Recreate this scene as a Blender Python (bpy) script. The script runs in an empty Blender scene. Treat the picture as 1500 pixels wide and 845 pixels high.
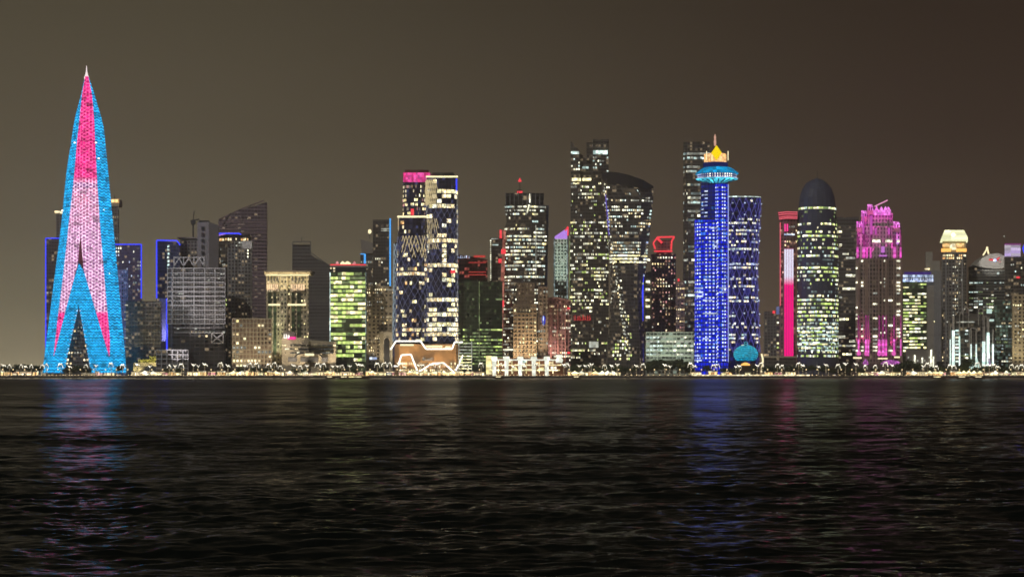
"""A city waterfront at night seen across a bay."""
HAZE = 1.7e-4
DENOISE = True
WATER = .46
SKY = [(0.0, (.235, .195, .125)), (.012, (.175, .145, .094)), (.035, (.122, .103, .066)), (.07, (.083, .069, .046)), (.12, (.058, .047, .030)), (.19, (.038, .031, .0195)), (.26, (.022, .018, .012)), (.36, (.008, .0075, .006)), (.6, (.004, .004, .004)), (1.0, (.003, .003, .003))]
SKYL = (1.5, 1.53, 1.50)
SKYR = (.52, .38, .39)
import bpy, math, random
import numpy as np
R = random.Random(7)
SC = bpy.context.scene
COL = SC.collection
F = 2857.0            # focal length of the lens in 1500-wide pixels
HZ = 547.5            # horizon row
CAMZ = 5.0
LAND = 3.0
def WX(px, Y): return (px - 750.0) * Y / F
def WZ(py, Y): return CAMZ + (HZ - py) * Y / F

# ------------------------------------------------------------------ materials
MATS = {}
def newmat(name):
    m = bpy.data.materials.new(name); m.use_nodes = True
    nt = m.node_tree; nt.nodes.clear()
    out = nt.nodes.new('ShaderNodeOutputMaterial')
    return m, nt, out
def N(nt, t, **kw):
    n = nt.nodes.new(t)
    for k, v in kw.items():
        if k == 'inp':
            for a, b in v.items(): n.inputs[a].default_value = b
        else: setattr(n, k, v)
    return n
def math_(nt, op, a, b=None, c=None, clamp=False):
    n = nt.nodes.new('ShaderNodeMath'); n.operation = op; n.use_clamp = clamp
    for i, v in enumerate((a, b, c)):
        if v is None: continue
        if isinstance(v, (int, float)): n.inputs[i].default_value = v
        else: nt.links.new(v, n.inputs[i])
    return n.outputs[0]
def mixc(nt, f, a, b):
    n = nt.nodes.new('ShaderNodeMix'); n.data_type = 'RGBA'
    for i, v in ((0, f), (6, a), (7, b)):
        if isinstance(v, (int, float)): n.inputs[i].default_value = v
        elif isinstance(v, tuple): n.inputs[i].default_value = (*v[:3], 1)
        else: nt.links.new(v, n.inputs[i])
    return n.outputs[2]
def plain(name, col, rough=.7, metal=0, noise=.15, scale=.3):
    if name in MATS: return MATS[name]
    m, nt, out = newmat(name)
    p = N(nt, 'ShaderNodeBsdfPrincipled'); p.inputs['Roughness'].default_value = rough; p.inputs['Metallic'].default_value = metal
    g = N(nt, 'ShaderNodeNewGeometry')
    nz = N(nt, 'ShaderNodeTexNoise', inp={'Scale': scale, 'Detail': 5.0})
    nt.links.new(g.outputs['Position'], nz.inputs['Vector'])
    lo = tuple(c * (1 - noise * 1.6) for c in col); hi = tuple(min(1, c * (1 + noise * 1.6)) for c in col)
    nt.links.new(mixc(nt, nz.outputs[0], lo, hi), p.inputs['Base Color'])
    nt.links.new(p.outputs[0], out.inputs[0]); MATS[name] = m; return m
def cell_noise(nt, cx, cy, cz):
    g = N(nt, 'ShaderNodeNewGeometry')
    mp = N(nt, 'ShaderNodeVectorMath', operation='DIVIDE'); nt.links.new(g.outputs['Position'], mp.inputs[0]); mp.inputs[1].default_value = (cx, cy, cz)
    fl = N(nt, 'ShaderNodeVectorMath', operation='FLOOR'); nt.links.new(mp.outputs[0], fl.inputs[0])
    w = N(nt, 'ShaderNodeTexWhiteNoise'); w.noise_dimensions = '3D'; nt.links.new(fl.outputs[0], w.inputs['Vector'])
    return w
def emit(name, c1, s, c2=None, cell=(2.6, 9, 3.4), lo=.35, sample=False):
    """light seen through a lit room's window: colour and brightness change from room to room"""
    if name in MATS: return MATS[name]
    m, nt, out = newmat(name)
    e = N(nt, 'ShaderNodeEmission')
    if c2:
        w = cell_noise(nt, *cell)
        sp = N(nt, 'ShaderNodeSeparateColor'); nt.links.new(w.outputs['Color'], sp.inputs[0])
        nt.links.new(mixc(nt, sp.outputs[0], c1, c2), e.inputs[0])
        v = math_(nt, 'MULTIPLY', sp.outputs[1], sp.outputs[1])
        nt.links.new(math_(nt, 'MULTIPLY_ADD', v, s * (1.5 - lo), s * lo), e.inputs[1])
    else:
        e.inputs[0].default_value = (*c1, 1); e.inputs[1].default_value = s
    nt.links.new(e.outputs[0], out.inputs[0])
    m.cycles.emission_sampling = 'AUTO' if sample else 'NONE'
    MATS[name] = m; return m
def facade(name, wall, glass, cw=3.0, ch=3.8, mw=.18, mh=.3, rough=.18, dim=(1, .75, .45), dimp=.17, dims=.10, glow=None):
    """curtain wall: glass panes between mullions and spandrels, a few rooms dimly lit"""
    if name in MATS: return MATS[name]
    m, nt, out = newmat(name)
    uv = N(nt, 'ShaderNodeUVMap'); sx = N(nt, 'ShaderNodeSeparateXYZ'); nt.links.new(uv.outputs[0], sx.inputs[0])
    fu = math_(nt, 'FRACT', math_(nt, 'DIVIDE', sx.outputs[0], cw)); fv = math_(nt, 'FRACT', math_(nt, 'DIVIDE', sx.outputs[1], ch))
    gl = math_(nt, 'MULTIPLY', math_(nt, 'GREATER_THAN', fu, mw), math_(nt, 'GREATER_THAN', fv, mh))
    iu = math_(nt, 'FLOOR', math_(nt, 'DIVIDE', sx.outputs[0], cw)); iv = math_(nt, 'FLOOR', math_(nt, 'DIVIDE', sx.outputs[1], ch))
    cb = N(nt, 'ShaderNodeCombineXYZ'); nt.links.new(iu, cb.inputs[0]); nt.links.new(iv, cb.inputs[1])
    w = N(nt, 'ShaderNodeTexWhiteNoise'); w.noise_dimensions = '2D'; nt.links.new(cb.outputs[0], w.inputs['Vector'])
    sp = N(nt, 'ShaderNodeSeparateColor'); nt.links.new(w.outputs['Color'], sp.inputs[0])
    nz = N(nt, 'ShaderNodeTexNoise', inp={'Scale': .05, 'Detail': 6.0}); nt.links.new(uv.outputs[0], nz.inputs['Vector'])
    wl = mixc(nt, nz.outputs[0], tuple(c * .7 for c in wall), tuple(min(1, c * 1.25) for c in wall))
    g2 = mixc(nt, sp.outputs[2], tuple(c * .5 for c in glass), tuple(c * 1.6 for c in glass))
    p = N(nt, 'ShaderNodeBsdfPrincipled')
    nt.links.new(mixc(nt, gl, wl, g2), p.inputs['Base Color'])
    nt.links.new(math_(nt, 'MULTIPLY_ADD', gl, rough - .7, .7), p.inputs['Roughness'])
    lit = math_(nt, 'MULTIPLY', gl, math_(nt, 'LESS_THAN', sp.outputs[0], dimp))
    st = math_(nt, 'MULTIPLY', lit, math_(nt, 'MULTIPLY_ADD', sp.outputs[1], dims * 2, dims * .3))
    if glow:                                    # LED-lit glass skin
        gm = math_(nt, 'MULTIPLY', gl, math_(nt, 'MULTIPLY_ADD', sp.outputs[1], glow[1] * .6, glow[1] * .7))
        e1 = mixc(nt, lit, glow[0], dim); nt.links.new(e1, p.inputs['Emission Color'])
        nt.links.new(math_(nt, 'MAXIMUM', st, gm), p.inputs['Emission Strength'])
    else:
        p.inputs['Emission Color'].default_value = (*dim, 1); nt.links.new(st, p.inputs['Emission Strength'])
    nt.links.new(p.outputs[0], out.inputs[0]); m.cycles.emission_sampling = 'NONE'
    MATS[name] = m; return m

# ------------------------------------------------------------------ objects
def mesh_obj(name, V, Fc, mat, parent=None, uv=None, smooth=False, loc=None):
    me = bpy.data.meshes.new(name); me.from_pydata([tuple(map(float, v)) for v in V], [], Fc)
    if uv is not None:
        l = me.uv_layers.new(name='UVMap'); l.data.foreach_set('uv', np.array(uv, np.float32).ravel())
    if isinstance(mat, (list, tuple)):
        for q in mat: me.materials.append(q)
    else: me.materials.append(mat)
    if smooth: me.polygons.foreach_set('use_smooth', [True] * len(me.polygons))
    me.update()
    o = bpy.data.objects.new(name, me); COL.objects.link(o)
    if parent: o.parent = parent
    if loc: o.location = loc
    return o
def tag(o, label=None, cat=None, group=None, kind=None):
    if label: o['label'] = label
    if cat: o['category'] = cat
    if group: o['group'] = group
    if kind: o['kind'] = kind
    return o
def empty(name, loc, label, cat, group=None):
    o = bpy.data.objects.new(name, None); COL.objects.link(o); o.location = loc; o.empty_display_size = 2
    return tag(o, label, cat, group)
class MB:
    def __init__(s): s.V = []; s.F = []
    def box(s, a, b):
        k = len(s.V); (x0, y0, z0), (x1, y1, z1) = a, b
        s.V += [(x0, y0, z0), (x1, y0, z0), (x1, y1, z0), (x0, y1, z0), (x0, y0, z1), (x1, y0, z1), (x1, y1, z1), (x0, y1, z1)]
        s.F += [tuple(k + i for i in f) for f in ((0, 3, 2, 1), (4, 5, 6, 7), (0, 1, 5, 4), (1, 2, 6, 5), (2, 3, 7, 6), (3, 0, 4, 7))]
        return s
    def bar(s, p, q, w, d=None, n=4, w2=None):
        """bar from p to q; n-sided, tapering to w2"""
        d = d or w; w2 = w if w2 is None else w2
        p = np.array(p, float); q = np.array(q, float); t = q - p; L = np.linalg.norm(t)
        if L < 1e-6: return s
        t /= L; up = np.array((0, 1., 0)) if abs(t[1]) < .9 else np.array((1., 0, 0))
        a = np.cross(t, up); a /= np.linalg.norm(a); b = np.cross(t, a)
        k = len(s.V)
        for c, ww, dd in ((p, w, d), (q, w2, d * w2 / w)):
            for i in range(n):
                th = 2 * math.pi * (i + .5) / n; sc = 1 / math.cos(math.pi / n) if n == 4 else 1
                s.V.append(tuple(c + a * math.cos(th) * ww / 2 * sc + b * math.sin(th) * dd / 2 * sc))
        for i in range(n):
            j = (i + 1) % n; s.F.append((k + i, k + j, k + n + j, k + n + i))
        s.F.append(tuple(k + i for i in range(n))[::-1]); s.F.append(tuple(k + n + i for i in range(n)))
        return s
    def lathe(s, prof, n=20, c=(0, 0, 0), sx=1, sy=1):
        k = len(s.V); m = len(prof)
        for r, z in prof:
            for i in range(n):
                th = 2 * math.pi * i / n
                s.V.append((c[0] + max(r, .001) * math.cos(th) * sx, c[1] + max(r, .001) * math.sin(th) * sy, c[2] + z))
        for j in range(m - 1):
            for i in range(n):
                i2 = (i + 1) % n
                s.F.append((k + j * n + i, k + j * n + i2, k + (j + 1) * n + i2, k + (j + 1) * n + i))
        s.F.append(tuple(k + i for i in range(n))[::-1]); s.F.append(tuple(k + (m - 1) * n + i for i in range(n)))
        return s
    def prism(s, poly, y0, y1):
        """polygon (x, z) extruded in y"""
        k = len(s.V); n = len(poly)
        s.V += [(x, y0, z) for x, z in poly] + [(x, y1, z) for x, z in poly]
        s.F.append(tuple(range(k, k + n))); s.F.append(tuple(range(k + 2 * n - 1, k + n - 1, -1)))
        for i in range(n):
            j = (i + 1) % n; s.F.append((k + i, k + n + i, k + n + j, k + j))
        return s
    def build(s, name, mat, parent=None, smooth=False, loc=None): return mesh_obj(name, s.V, s.F, mat, parent, smooth=smooth, loc=loc)

def pat(busy=.4, hi=.8, lo=.12, bands=(), mats=('warm',), seed=0, keep=0.0):
    """which rooms are lit: whole floors lit or nearly dark; bands = (py0, py1, chance[, material])"""
    r = random.Random(seed + 101); rows = {}
    def f(py, row, c, e):
        ch = None; mt = None
        for b in bands:
            if b[0] <= py < b[1]: ch = b[2]; mt = b[3] if len(b) > 3 else None
        if ch is None:
            if row not in rows: rows[row] = r.random() < busy
            ch = hi if rows[row] else lo
        last = rows.get('last')
        if last and last[0] == (row, e) and r.random() < .42: return last[1]      # rooms on one floor tend to be lit together
        v = (mt or r.choice(mats)) if r.random() < ch else None
        rows['last'] = ((row, e), v); return v
    return f

class B:
    """one building: an Empty at its foot and its parts"""
    def __init__(s, name, label, cat, px, Y, group=None, z=LAND):
        s.Y = Y; s.x = WX(px, Y); s.z = z
        s.root = empty(name, (s.x, Y, z), label, cat, group)
    def P(s, px, py, dy=0): return (WX(px, s.Y + dy) - s.x, dy, WZ(py, s.Y + dy) - s.z)
    def loft(s, part, secs, mat, D=30, closed=False, smooth=False, parent=None, cap=True):
        """secs: [(py, [(px, dy[, py])...])], front outline from left to right. py None = ground"""
        S = []
        for py, poly in secs:
            pts = []
            for q in poly:
                dy = q[1]; ppy = q[2] if len(q) > 2 else py
                x = WX(q[0], s.Y + dy) - s.x
                z = 0.0 if ppy is None else WZ(ppy, s.Y + dy) - s.z
                pts.append((x, dy, z))
            nf = len(pts)
            if not closed:
                l, r = pts[0], pts[-1]
                dd = D if not isinstance(D, (list, tuple)) else D[0]
                yr, yl = max(r[1] + 1, dd), max(l[1] + 1, dd)
                pts = pts + [(r[0] + .85 * (s.x + r[0]) * (yr - r[1]) / s.Y, yr, r[2]), (l[0] + .85 * (s.x + l[0]) * (yl - l[1]) / s.Y, yl, l[2])]
            else: nf = closed
            S.append(pts)
        n = len(S[0]); V = [p for q in S for p in q]; Fc = []; uv = []
        arc = []
        for q in S:
            a = [0.0]
            for i in range(n): a.append(a[-1] + math.dist(q[i], q[(i + 1) % n]) if not q[i] == q[(i + 1) % n] else a[-1])
            arc.append(a)
        a = arc[0]
        for j in range(len(S) - 1):
            for i in range(n):
                i2 = (i + 1) % n
                Fc.append((j * n + i, j * n + i2, (j + 1) * n + i2, (j + 1) * n + i))
                uv += [(a[i], S[j][i][2]), (a[i + 1], S[j][i2][2]), (a[i + 1], S[j + 1][i2][2]), (a[i], S[j + 1][i][2])]
        if cap:
            t = (len(S) - 1) * n; Fc.append(tuple(t + i for i in range(n))); uv += [(0, 0.0)] * n
            Fc.append(tuple(range(n))[::-1]); uv += [(0, 0.0)] * n
        o = mesh_obj(part, V, Fc, mat, parent or s.root, uv=uv, smooth=smooth)
        return dict(S=[q[:nf] for q in S], o=o, nf=nf)
    def box(s, part, x0, x1, py0, py1, mat, D=30, dy=0, **k):
        return s.loft(part, [(py1, [(x0, dy), (x1, dy)]), (py0, [(x0, dy), (x1, dy)])], mat, D=dy + D, **k)
    def at(s, sh, e, t, z):
        S = sh['S']
        def zz(q): return q[e][2] * (1 - t) + q[e + 1][2] * t
        for j in range(len(S) - 1):
            if z <= zz(S[j + 1]) or j == len(S) - 2:
                z0, z1 = zz(S[j]), zz(S[j + 1]); u = 0 if z1 == z0 else min(1, max(0, (z - z0) / (z1 - z0)))
                A = [S[j][e][k] * (1 - u) + S[j + 1][e][k] * u for k in range(3)]
                Bq = [S[j][e + 1][k] * (1 - u) + S[j + 1][e + 1][k] * u for k in range(3)]
                dx, dy = Bq[0] - A[0], Bq[1] - A[1]; L = math.hypot(dx, dy) or 1
                return np.array((A[0] * (1 - t) + Bq[0] * t, A[1] * (1 - t) + Bq[1] * t, z)), np.array((dy / L, -dx / L, 0))
    def win(s, sh, py0, py1, n, cols, fn, w=.62, h=.5, merge=False, cap=100, off=.12, part='window', x0=0, x1=1):
        """lit windows in n floors; each lit window (or run of windows) is a part, those past cap one stuff part"""
        z1, z0 = WZ(py0, s.Y) - s.z, WZ(py1, s.Y) - s.z; fh = (z1 - z0) / n; cells = []
        if isinstance(cols, int): cols = [cols] * (sh['nf'] - 1)
        for r in range(n):
            zc = z1 - (r + .5) * fh; py = py0 + (py1 - py0) * (r + .5) / n
            for e, nc in enumerate(cols):
                run = None
                for c in range(nc + 1):
                    m = fn(py, r, c, e) if c < nc and x0 <= (c + .5) / nc <= x1 else None
                    if merge and run and run[2] == m: run[1] = c + 1; continue
                    if run: cells.append((e, run[0], run[1], zc, run[2], nc)); run = None
                    if m: run = [c, c + 1, m]
                    if run and not merge: cells.append((e, c, c + 1, zc, m, nc)); run = None
        R2 = random.Random(len(cells)); R2.shuffle(cells); cells.sort(key=lambda q: -(q[2] - q[1]))
        rest = {}
        for i, (e, c0, c1, zc, m, nc) in enumerate(cells):
            g = (1 - w) / 2
            ta, tb = (c0 + g) / nc, (c1 - g) / nc
            V = []
            for t, z in ((ta, zc - fh * h / 2), (tb, zc - fh * h / 2), (tb, zc + fh * h / 2), (ta, zc + fh * h / 2)):
                p, nn = s.at(sh, e, t, z); V.append(p + nn * off)
            V += [v - nn * (off + .25) for v in V]
            Fq = [(0, 1, 2, 3), (0, 4, 5, 1), (1, 5, 6, 2), (2, 6, 7, 3), (3, 7, 4, 0)]
            if i < cap: mesh_obj(part, V, Fq, MATS[m], s.root)
            else:
                q = rest.setdefault('a', [[], [], [], []]); k = len(q[0]); q[0] += V; q[1] += [tuple(k + a for a in f) for f in Fq]
                if m not in q[2]: q[2].append(m)
                q[3] += [q[2].index(m)] * 5
        for q in rest.values():
            o = mesh_obj(part, q[0], q[1], [MATS[m] for m in q[2]], s.root); o['kind'] = 'stuff'
            o.data.polygons.foreach_set('material_index', q[3])
        return len(cells)
    def grid(s, sh, py0, py1, n, cols, mat, part='facade_frame', bw=.35, out=.5, fw=.4, edges=None, rows=True):
        """raised floor edges and mullions over the facade, one joined frame"""
        z1, z0 = WZ(py0, s.Y) - s.z, WZ(py1, s.Y) - s.z; m = MB()
        if isinstance(cols, int): cols = [cols] * (sh['nf'] - 1)
        def slab(e, ta, tb, za, zb, o):
            V = []
            for t, z in ((ta, za), (tb, za), (tb, zb), (ta, zb)):
                p, nn = s.at(sh, e, t, z); V.append((p + nn * o, p - nn * .2))
            k = len(m.V); m.V += [tuple(v[0]) for v in V] + [tuple(v[1]) for v in V]
            m.F += [tuple(k + a for a in f) for f in ((0, 1, 2, 3), (0, 4, 5, 1), (1, 5, 6, 2), (2, 6, 7, 3), (3, 7, 4, 0))]
        for e, nc in enumerate(cols):
            if edges and e not in edges: continue
            if rows:
                for r in range(n + 1):
                    z = z0 + (z1 - z0) * r / n; slab(e, 0, 1, z - bw / 2, z + bw / 2, out)
            if nc:
                K = max(1, len(sh['S']) - 1) * (3 if len(sh['S']) > 2 else 1)
                for c in range(nc + 1):
                    p0, _ = s.at(sh, e, 0, z0); p1, _ = s.at(sh, e, 1, z0); L = math.dist(p0[:2], p1[:2]) or 1
                    ta = max(0, c / nc - fw / 2 / L); tb = min(1, c / nc + fw / 2 / L)
                    for q in range(K): slab(e, ta, tb, z0 + (z1 - z0) * q / K, z0 + (z1 - z0) * (q + 1) / K, out + .05)
        return m.build(part, mat, s.root)
    def line(s, pts, w, mat, part='light_strip', dy=None, n=4):
        """glowing or solid bar through px points (px, py[, dy])"""
        m = MB()
        P = [s.P(q[0], q[1], q[2] if len(q) > 2 else (dy if dy is not None else -.6)) for q in pts]
        for a, b in zip(P, P[1:]): m.bar(a, b, w, n=n)
        return m.build(part, mat, s.root)
    def blk(s, part, x0, x1, py0, py1, mat, dy=0, D=2, parent=None):
        m = MB(); a = s.P(x0, py1, dy); b = s.P(x1, py0, dy); m.box((a[0], dy, a[2]), (b[0], dy + D, b[2]))
        return m.build(part, mat, parent or s.root)
    def glyphs(s, x0, x1, py0, py1, mat, dy=-1.0, k=5, part='sign_lettering', seed=0):
        """unreadable lettering: short joined strokes"""
        r = random.Random(seed); m = MB(); w = (x1 - x0) / k
        for i in range(k):
            a = x0 + i * w
            m.bar(s.P(a, py1, dy), s.P(a + w * .9, py1 - (py1 - py0) * r.random() * .3, dy), .45)
            for _ in range(2):
                xx = a + w * r.random() * .8
                m.bar(s.P(xx, py1, dy), s.P(xx + w * .3 * (r.random() - .3), py0 + (py1 - py0) * r.random() * .5, dy), .5)
        return m.build(part, mat, s.root)
def arc(x0, x1, n, depth, py=None, dy=0):
    """half ellipse outline bulging towards the viewer"""
    c, r = (x0 + x1) / 2, (x1 - x0) / 2
    return [(c - r * math.cos(math.pi * i / n), dy + depth * (1 - math.sin(math.pi * i / n))) for i in range(n + 1)]
LIGHTS = []
def spot(name, p, q, col, W, ang=70, r=.5, blend=.6):
    d = bpy.data.lights.new(name, 'SPOT'); d.energy = W; d.color = col; d.spot_size = math.radians(ang); d.spot_blend = blend; d.shadow_soft_size = r
    o = bpy.data.objects.new(name, d); COL.objects.link(o); o.location = p
    import mathutils
    o.rotation_euler = (mathutils.Vector(q) - mathutils.Vector(p)).to_track_quat('-Z', 'Y').to_euler()
    return o
def point(p, col, W, r=.4):
    return spot('street_light', p, (p[0], p[1] + 1.5, p[2] - 5), col, W, 150, r, .9)
def point_old(p, col, W, r=.4):
    d = bpy.data.lights.new('lamp_light', 'POINT'); d.energy = W; d.color = col; d.shadow_soft_size = r
    o = bpy.data.objects.new('lamp_light', d); COL.objects.link(o); o.location = p; return o
def flood(b, px, py, off, col, W, tpy, ang=60, tpx=None, tdy=2, r=.5):
    """floodlight off metres before building b at (px, py) aimed at (tpx, tpy)"""
    p = b.P(px, py, -off); t = b.P(tpx if tpx is not None else px, tpy, tdy)
    f = lambda v: (v[0] + b.x, v[1] + b.Y, v[2] + b.z)
    return spot('floodlight', f(p), f(t), col, W, ang, r)

# palettes of lit rooms
emit('warm', (1, .74, .34), 1.9, (1, .88, .58))
emit('warmdim', (1, .66, .33), .5, (.9, .8, .5))
emit('yel', (1, .86, .36), 2.0, (1, .95, .6))
emit('grn', (.66, .92, .20), 1.0, (.85, 1, .35), lo=.62)
emit('grndim', (.45, .7, .25), .4, (.7, .8, .4))
emit('white', (.95, .95, .78), 2.0, (1, .97, .65))
emit('whitedim', (.8, .8, .65), .55, (.8, .85, .75))
emit('cool', (.62, .9, .85), 1.3, (.85, .95, .85))
emit('cooldim', (.45, .65, .65), .4, (.5, .6, .6))
emit('amber', (1, .5, .18), 1.5, (1, .7, .3))
emit('bluew', (.45, .6, 1), 1.0, (.75, .85, 1))
emit('bluedot', (.40, .55, 1), 1.7, (.8, .85, 1))
emit('pinkw', (1, .35, .4), .9, (1, .6, .5))
emit('L_blue', (.04, .06, 1.0), 1.3); emit('L_cyan', (.08, .42, 1), 1.1); emit('L_red', (1, .06, .08), 1.0)
emit('L_white', (1, .93, .8), 2.2); emit('L_cream', (1, .86, .5), 1.3); emit('L_pink', (1, .05, .32), 1.1)
emit('L_mag', (1, .12, .8), 1.0); emit('L_violet', (.6, .3, 1), .8); emit('L_gold', (1, .55, .1), 1.0)
emit('L_yellow', (1, .72, .0), 1.0); emit('L_warm', (1, .75, .38), 2.0); emit('L_pale', (.7, .95, .85), .8)
emit('L_amber', (1, .5, .12), 1.4)
DK = plain('dark_metal', (.03, .03, .032), .5); CON = plain('concrete', (.32, .30, .27), .8)
WHT = plain('white_paint', (.72, .71, .68), .6); BEI = plain('beige_stone', (.52, .45, .33), .8)
BRN = plain('brown_stone', (.30, .21, .14), .8); PALE = plain('pale_render', (.58, .58, .52), .8); GRY = plain('grey_render', (.28, .28, .30), .7)
# =================================================================== the towers
f_dark = facade('dark_glass', (.14, .125, .105), (.05, .046, .042))
f_purp = facade('plum_glass', (.24, .19, .22), (.07, .055, .07), cw=4, ch=4.2, mh=.45)
f_blue = facade('navy_glass', (.08, .09, .14), (.025, .03, .09))
f_green = facade('green_glass', (.07, .08, .05), (.03, .05, .03), ch=4.2, mh=.35, dim=(.55, .8, .3), dimp=.3, dims=.06)
f_beige = facade('beige_wall', (.42, .34, .23), (.03, .03, .03), cw=4.5, ch=4.0, mw=.5, mh=.5, dimp=.2, dims=.15)
f_grey = facade('grey_wall', (.24, .23, .22), (.03, .03, .035), cw=3.6, ch=3.8, mw=.4, mh=.42, dimp=.14, dims=.12)
f_pale = facade('pale_wall', (.5, .5, .45), (.03, .04, .04), cw=3.6, ch=3.8, mw=.45, mh=.45, dim=(.8, 1, .8), dimp=.15, dims=.15)
f_brown = facade('brown_wall', (.27, .19, .14), (.03, .028, .025), cw=4.0, ch=4.0, mw=.5, mh=.5, dimp=.2, dims=.15)
f_rose = facade('rose_wall', (.26, .14, .12), (.03, .02, .02), cw=3.6, ch=4.0, mw=.5, mh=.45, dim=(1, .5, .35), dimp=.25, dims=.18)

# ---- LED skins of the fan tower
def led_skin(name, kind):
    m, nt, out = newmat(name)
    uv = N(nt, 'ShaderNodeUVMap'); sx = N(nt, 'ShaderNodeSeparateXYZ'); nt.links.new(uv.outputs[0], sx.inputs[0]); U, V = sx.outputs[0], sx.outputs[1]
    def fam(ax, az, s, w):
        d = math_(nt, 'ADD', math_(nt, 'MULTIPLY', U, ax / s), math_(nt, 'MULTIPLY', V, az / s))
        return math_(nt, 'LESS_THAN', math_(nt, 'ABSOLUTE', math_(nt, 'SUBTRACT', math_(nt, 'FRACT', d), .5)), w)
    w = cell_noise(nt, 1.6, 20, 1.6); sp = N(nt, 'ShaderNodeSeparateColor'); nt.links.new(w.outputs['Color'], sp.inputs[0])
    e = N(nt, 'ShaderNodeEmission')
    if kind == 'lattice':
        a = math_(nt, 'MAXIMUM', fam(1, 0, 3.1, .12), math_(nt, 'MAXIMUM', fam(.5, .866, 3.1, .12), fam(-.5, .866, 3.1, .12)))
        nz = N(nt, 'ShaderNodeTexNoise', inp={'Scale': .06, 'Detail': 3.0}); nt.links.new(uv.outputs[0], nz.inputs['Vector'])
        # picture content: magenta top, white body, magenta hem
        def rng(v, z0, z1):
            n = N(nt, 'ShaderNodeMapRange'); nt.links.new(v, n.inputs[0]); n.inputs[1].default_value = z0; n.inputs[2].default_value = z1; return n.outputs[0]
        top = rng(V, WZ(268, 1990) - LAND, WZ(258, 1990) - LAND); hem = rng(V, WZ(455, 1990) - LAND, WZ(459, 1990) - LAND)
        blush = math_(nt, 'MULTIPLY', rng(V, WZ(345, 1990) - LAND, WZ(290, 1990) - LAND), rng(nz.outputs[0], .38, .52))
        base_w = mixc(nt, sp.outputs[0], (.17, .04, .17), (.44, .17, .36)); base_w = mixc(nt, math_(nt, 'MULTIPLY', blush, .75), base_w, (.55, .12, .22))
        base_p = mixc(nt, sp.outputs[0], (.42, .0, .10), (.75, .01, .20))
        pk = math_(nt, 'MAXIMUM', top, hem)
        base = mixc(nt, pk, base_w, base_p)
        line = mixc(nt, pk, (.95, .62, .82), (1, .12, .36))
        band = math_(nt, 'MULTIPLY', rng(V, WZ(276, 1990) - LAND, WZ(273, 1990) - LAND), math_(nt, 'SUBTRACT', 1, rng(V, WZ(268, 1990) - LAND, WZ(266, 1990) - LAND)))
        base = mixc(nt, math_(nt, 'MULTIPLY', band, .8), base, (.09, .02, .14))
        c = mixc(nt, math_(nt, 'MULTIPLY', a, math_(nt, 'MULTIPLY_ADD', sp.outputs[2], .5, .5)), base, line)
        nt.links.new(c, e.inputs[0]); nt.links.new(math_(nt, 'MULTIPLY_ADD', sp.outputs[1], 1.1, .75), e.inputs[1])
    else:
        zig = math_(nt, 'ABSOLUTE', math_(nt, 'SUBTRACT', math_(nt, 'FRACT', math_(nt, 'DIVIDE', U, 3.2)), .5))
        r = math_(nt, 'FRACT', math_(nt, 'ADD', math_(nt, 'DIVIDE', V, 3.0), zig))
        gap = math_(nt, 'LESS_THAN', r, .30); hi = math_(nt, 'GREATER_THAN', r, .72)
        base = mixc(nt, sp.outputs[0], (.0, .16, .44), (.0, .30, .66))
        c = mixc(nt, hi, base, (.03, .55, .95)); c = mixc(nt, math_(nt, 'MULTIPLY', gap, .7), c, (.0, .05, .16))
        nt.links.new(c, e.inputs[0]); nt.links.new(math_(nt, 'MULTIPLY_ADD', sp.outputs[1], 1.1, .75), e.inputs[1])
    # uneven modules: some panels of the screen run brighter than others, a few rows are out
    big = N(nt, 'ShaderNodeTexNoise', inp={'Scale': .11, 'Detail': 4.0, 'Roughness': .7}); nt.links.new(uv.outputs[0], big.inputs['Vector'])
    w2 = cell_noise(nt, 6.4, 30, 3.2); dead = math_(nt, 'GREATER_THAN', w2.outputs[0], .05)
    seam = math_(nt, 'GREATER_THAN', math_(nt, 'FRACT', math_(nt, 'DIVIDE', V, 9.6)), .10)
    k_ = math_(nt, 'MULTIPLY', math_(nt, 'MULTIPLY_ADD', big.outputs[0], 1.1, .5), math_(nt, 'MULTIPLY', math_(nt, 'MULTIPLY_ADD', dead, .5, .5), math_(nt, 'MULTIPLY_ADD', seam, .35, .65)))
    old = e.inputs[1].links[0].from_socket; nt.links.new(math_(nt, 'MULTIPLY', old, k_), e.inputs[1])
    nt.links.new(e.outputs[0], out.inputs[0]); m.cycles.emission_sampling = 'AUTO'; return m
led_lat = led_skin('led_lattice', 'lattice'); led_chev = led_skin('led_chevron', 'chevron')

b = B('fan_tower', 'tall pointed tower covered in blue, pink and white LED screens, standing on two legs', 'tower', 117.5, 1990)
def ip(tab, y):
    ys = [t[0] for t in tab]; return float(np.interp(y, ys, [t[1] for t in tab]))
oL = [(112, 124.8), (138, 119.5), (175, 109.5), (212, 104), (249, 98), (330, 90), (533, 64), (546, 62)]
pL = [(112, 124.8), (138, 120.2), (175, 116.5), (212, 112.4), (249, 109.5), (330, 100.5), (410, 91.7), (456, 85.8), (521, 78.4), (546, 76)]
mid = [(112, 127), (341, 117.5)]
wL = [(341, 117.5), (386, 113.6), (521, 78.5)]; wR = [(341, 117.5), (397, 122.8), (521, 159.6)]
pR = [(112, 129.2), (138, 134.5), (175, 138), (212, 139.4), (260, 142), (330, 146.5), (417, 153.8), (497, 161), (524, 160.5), (546, 161)]
oR = [(112, 129.2), (138, 138), (172, 148), (189, 152), (206, 153.5), (249, 158), (330, 165.5), (524, 183.4), (546, 184.5)]
nL = [(386, 115.4), (448, 115.2), (527, 97), (546, 95)]; nR = [(386, 115.4), (448, 115.6), (527, 130), (546, 133)]
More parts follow.
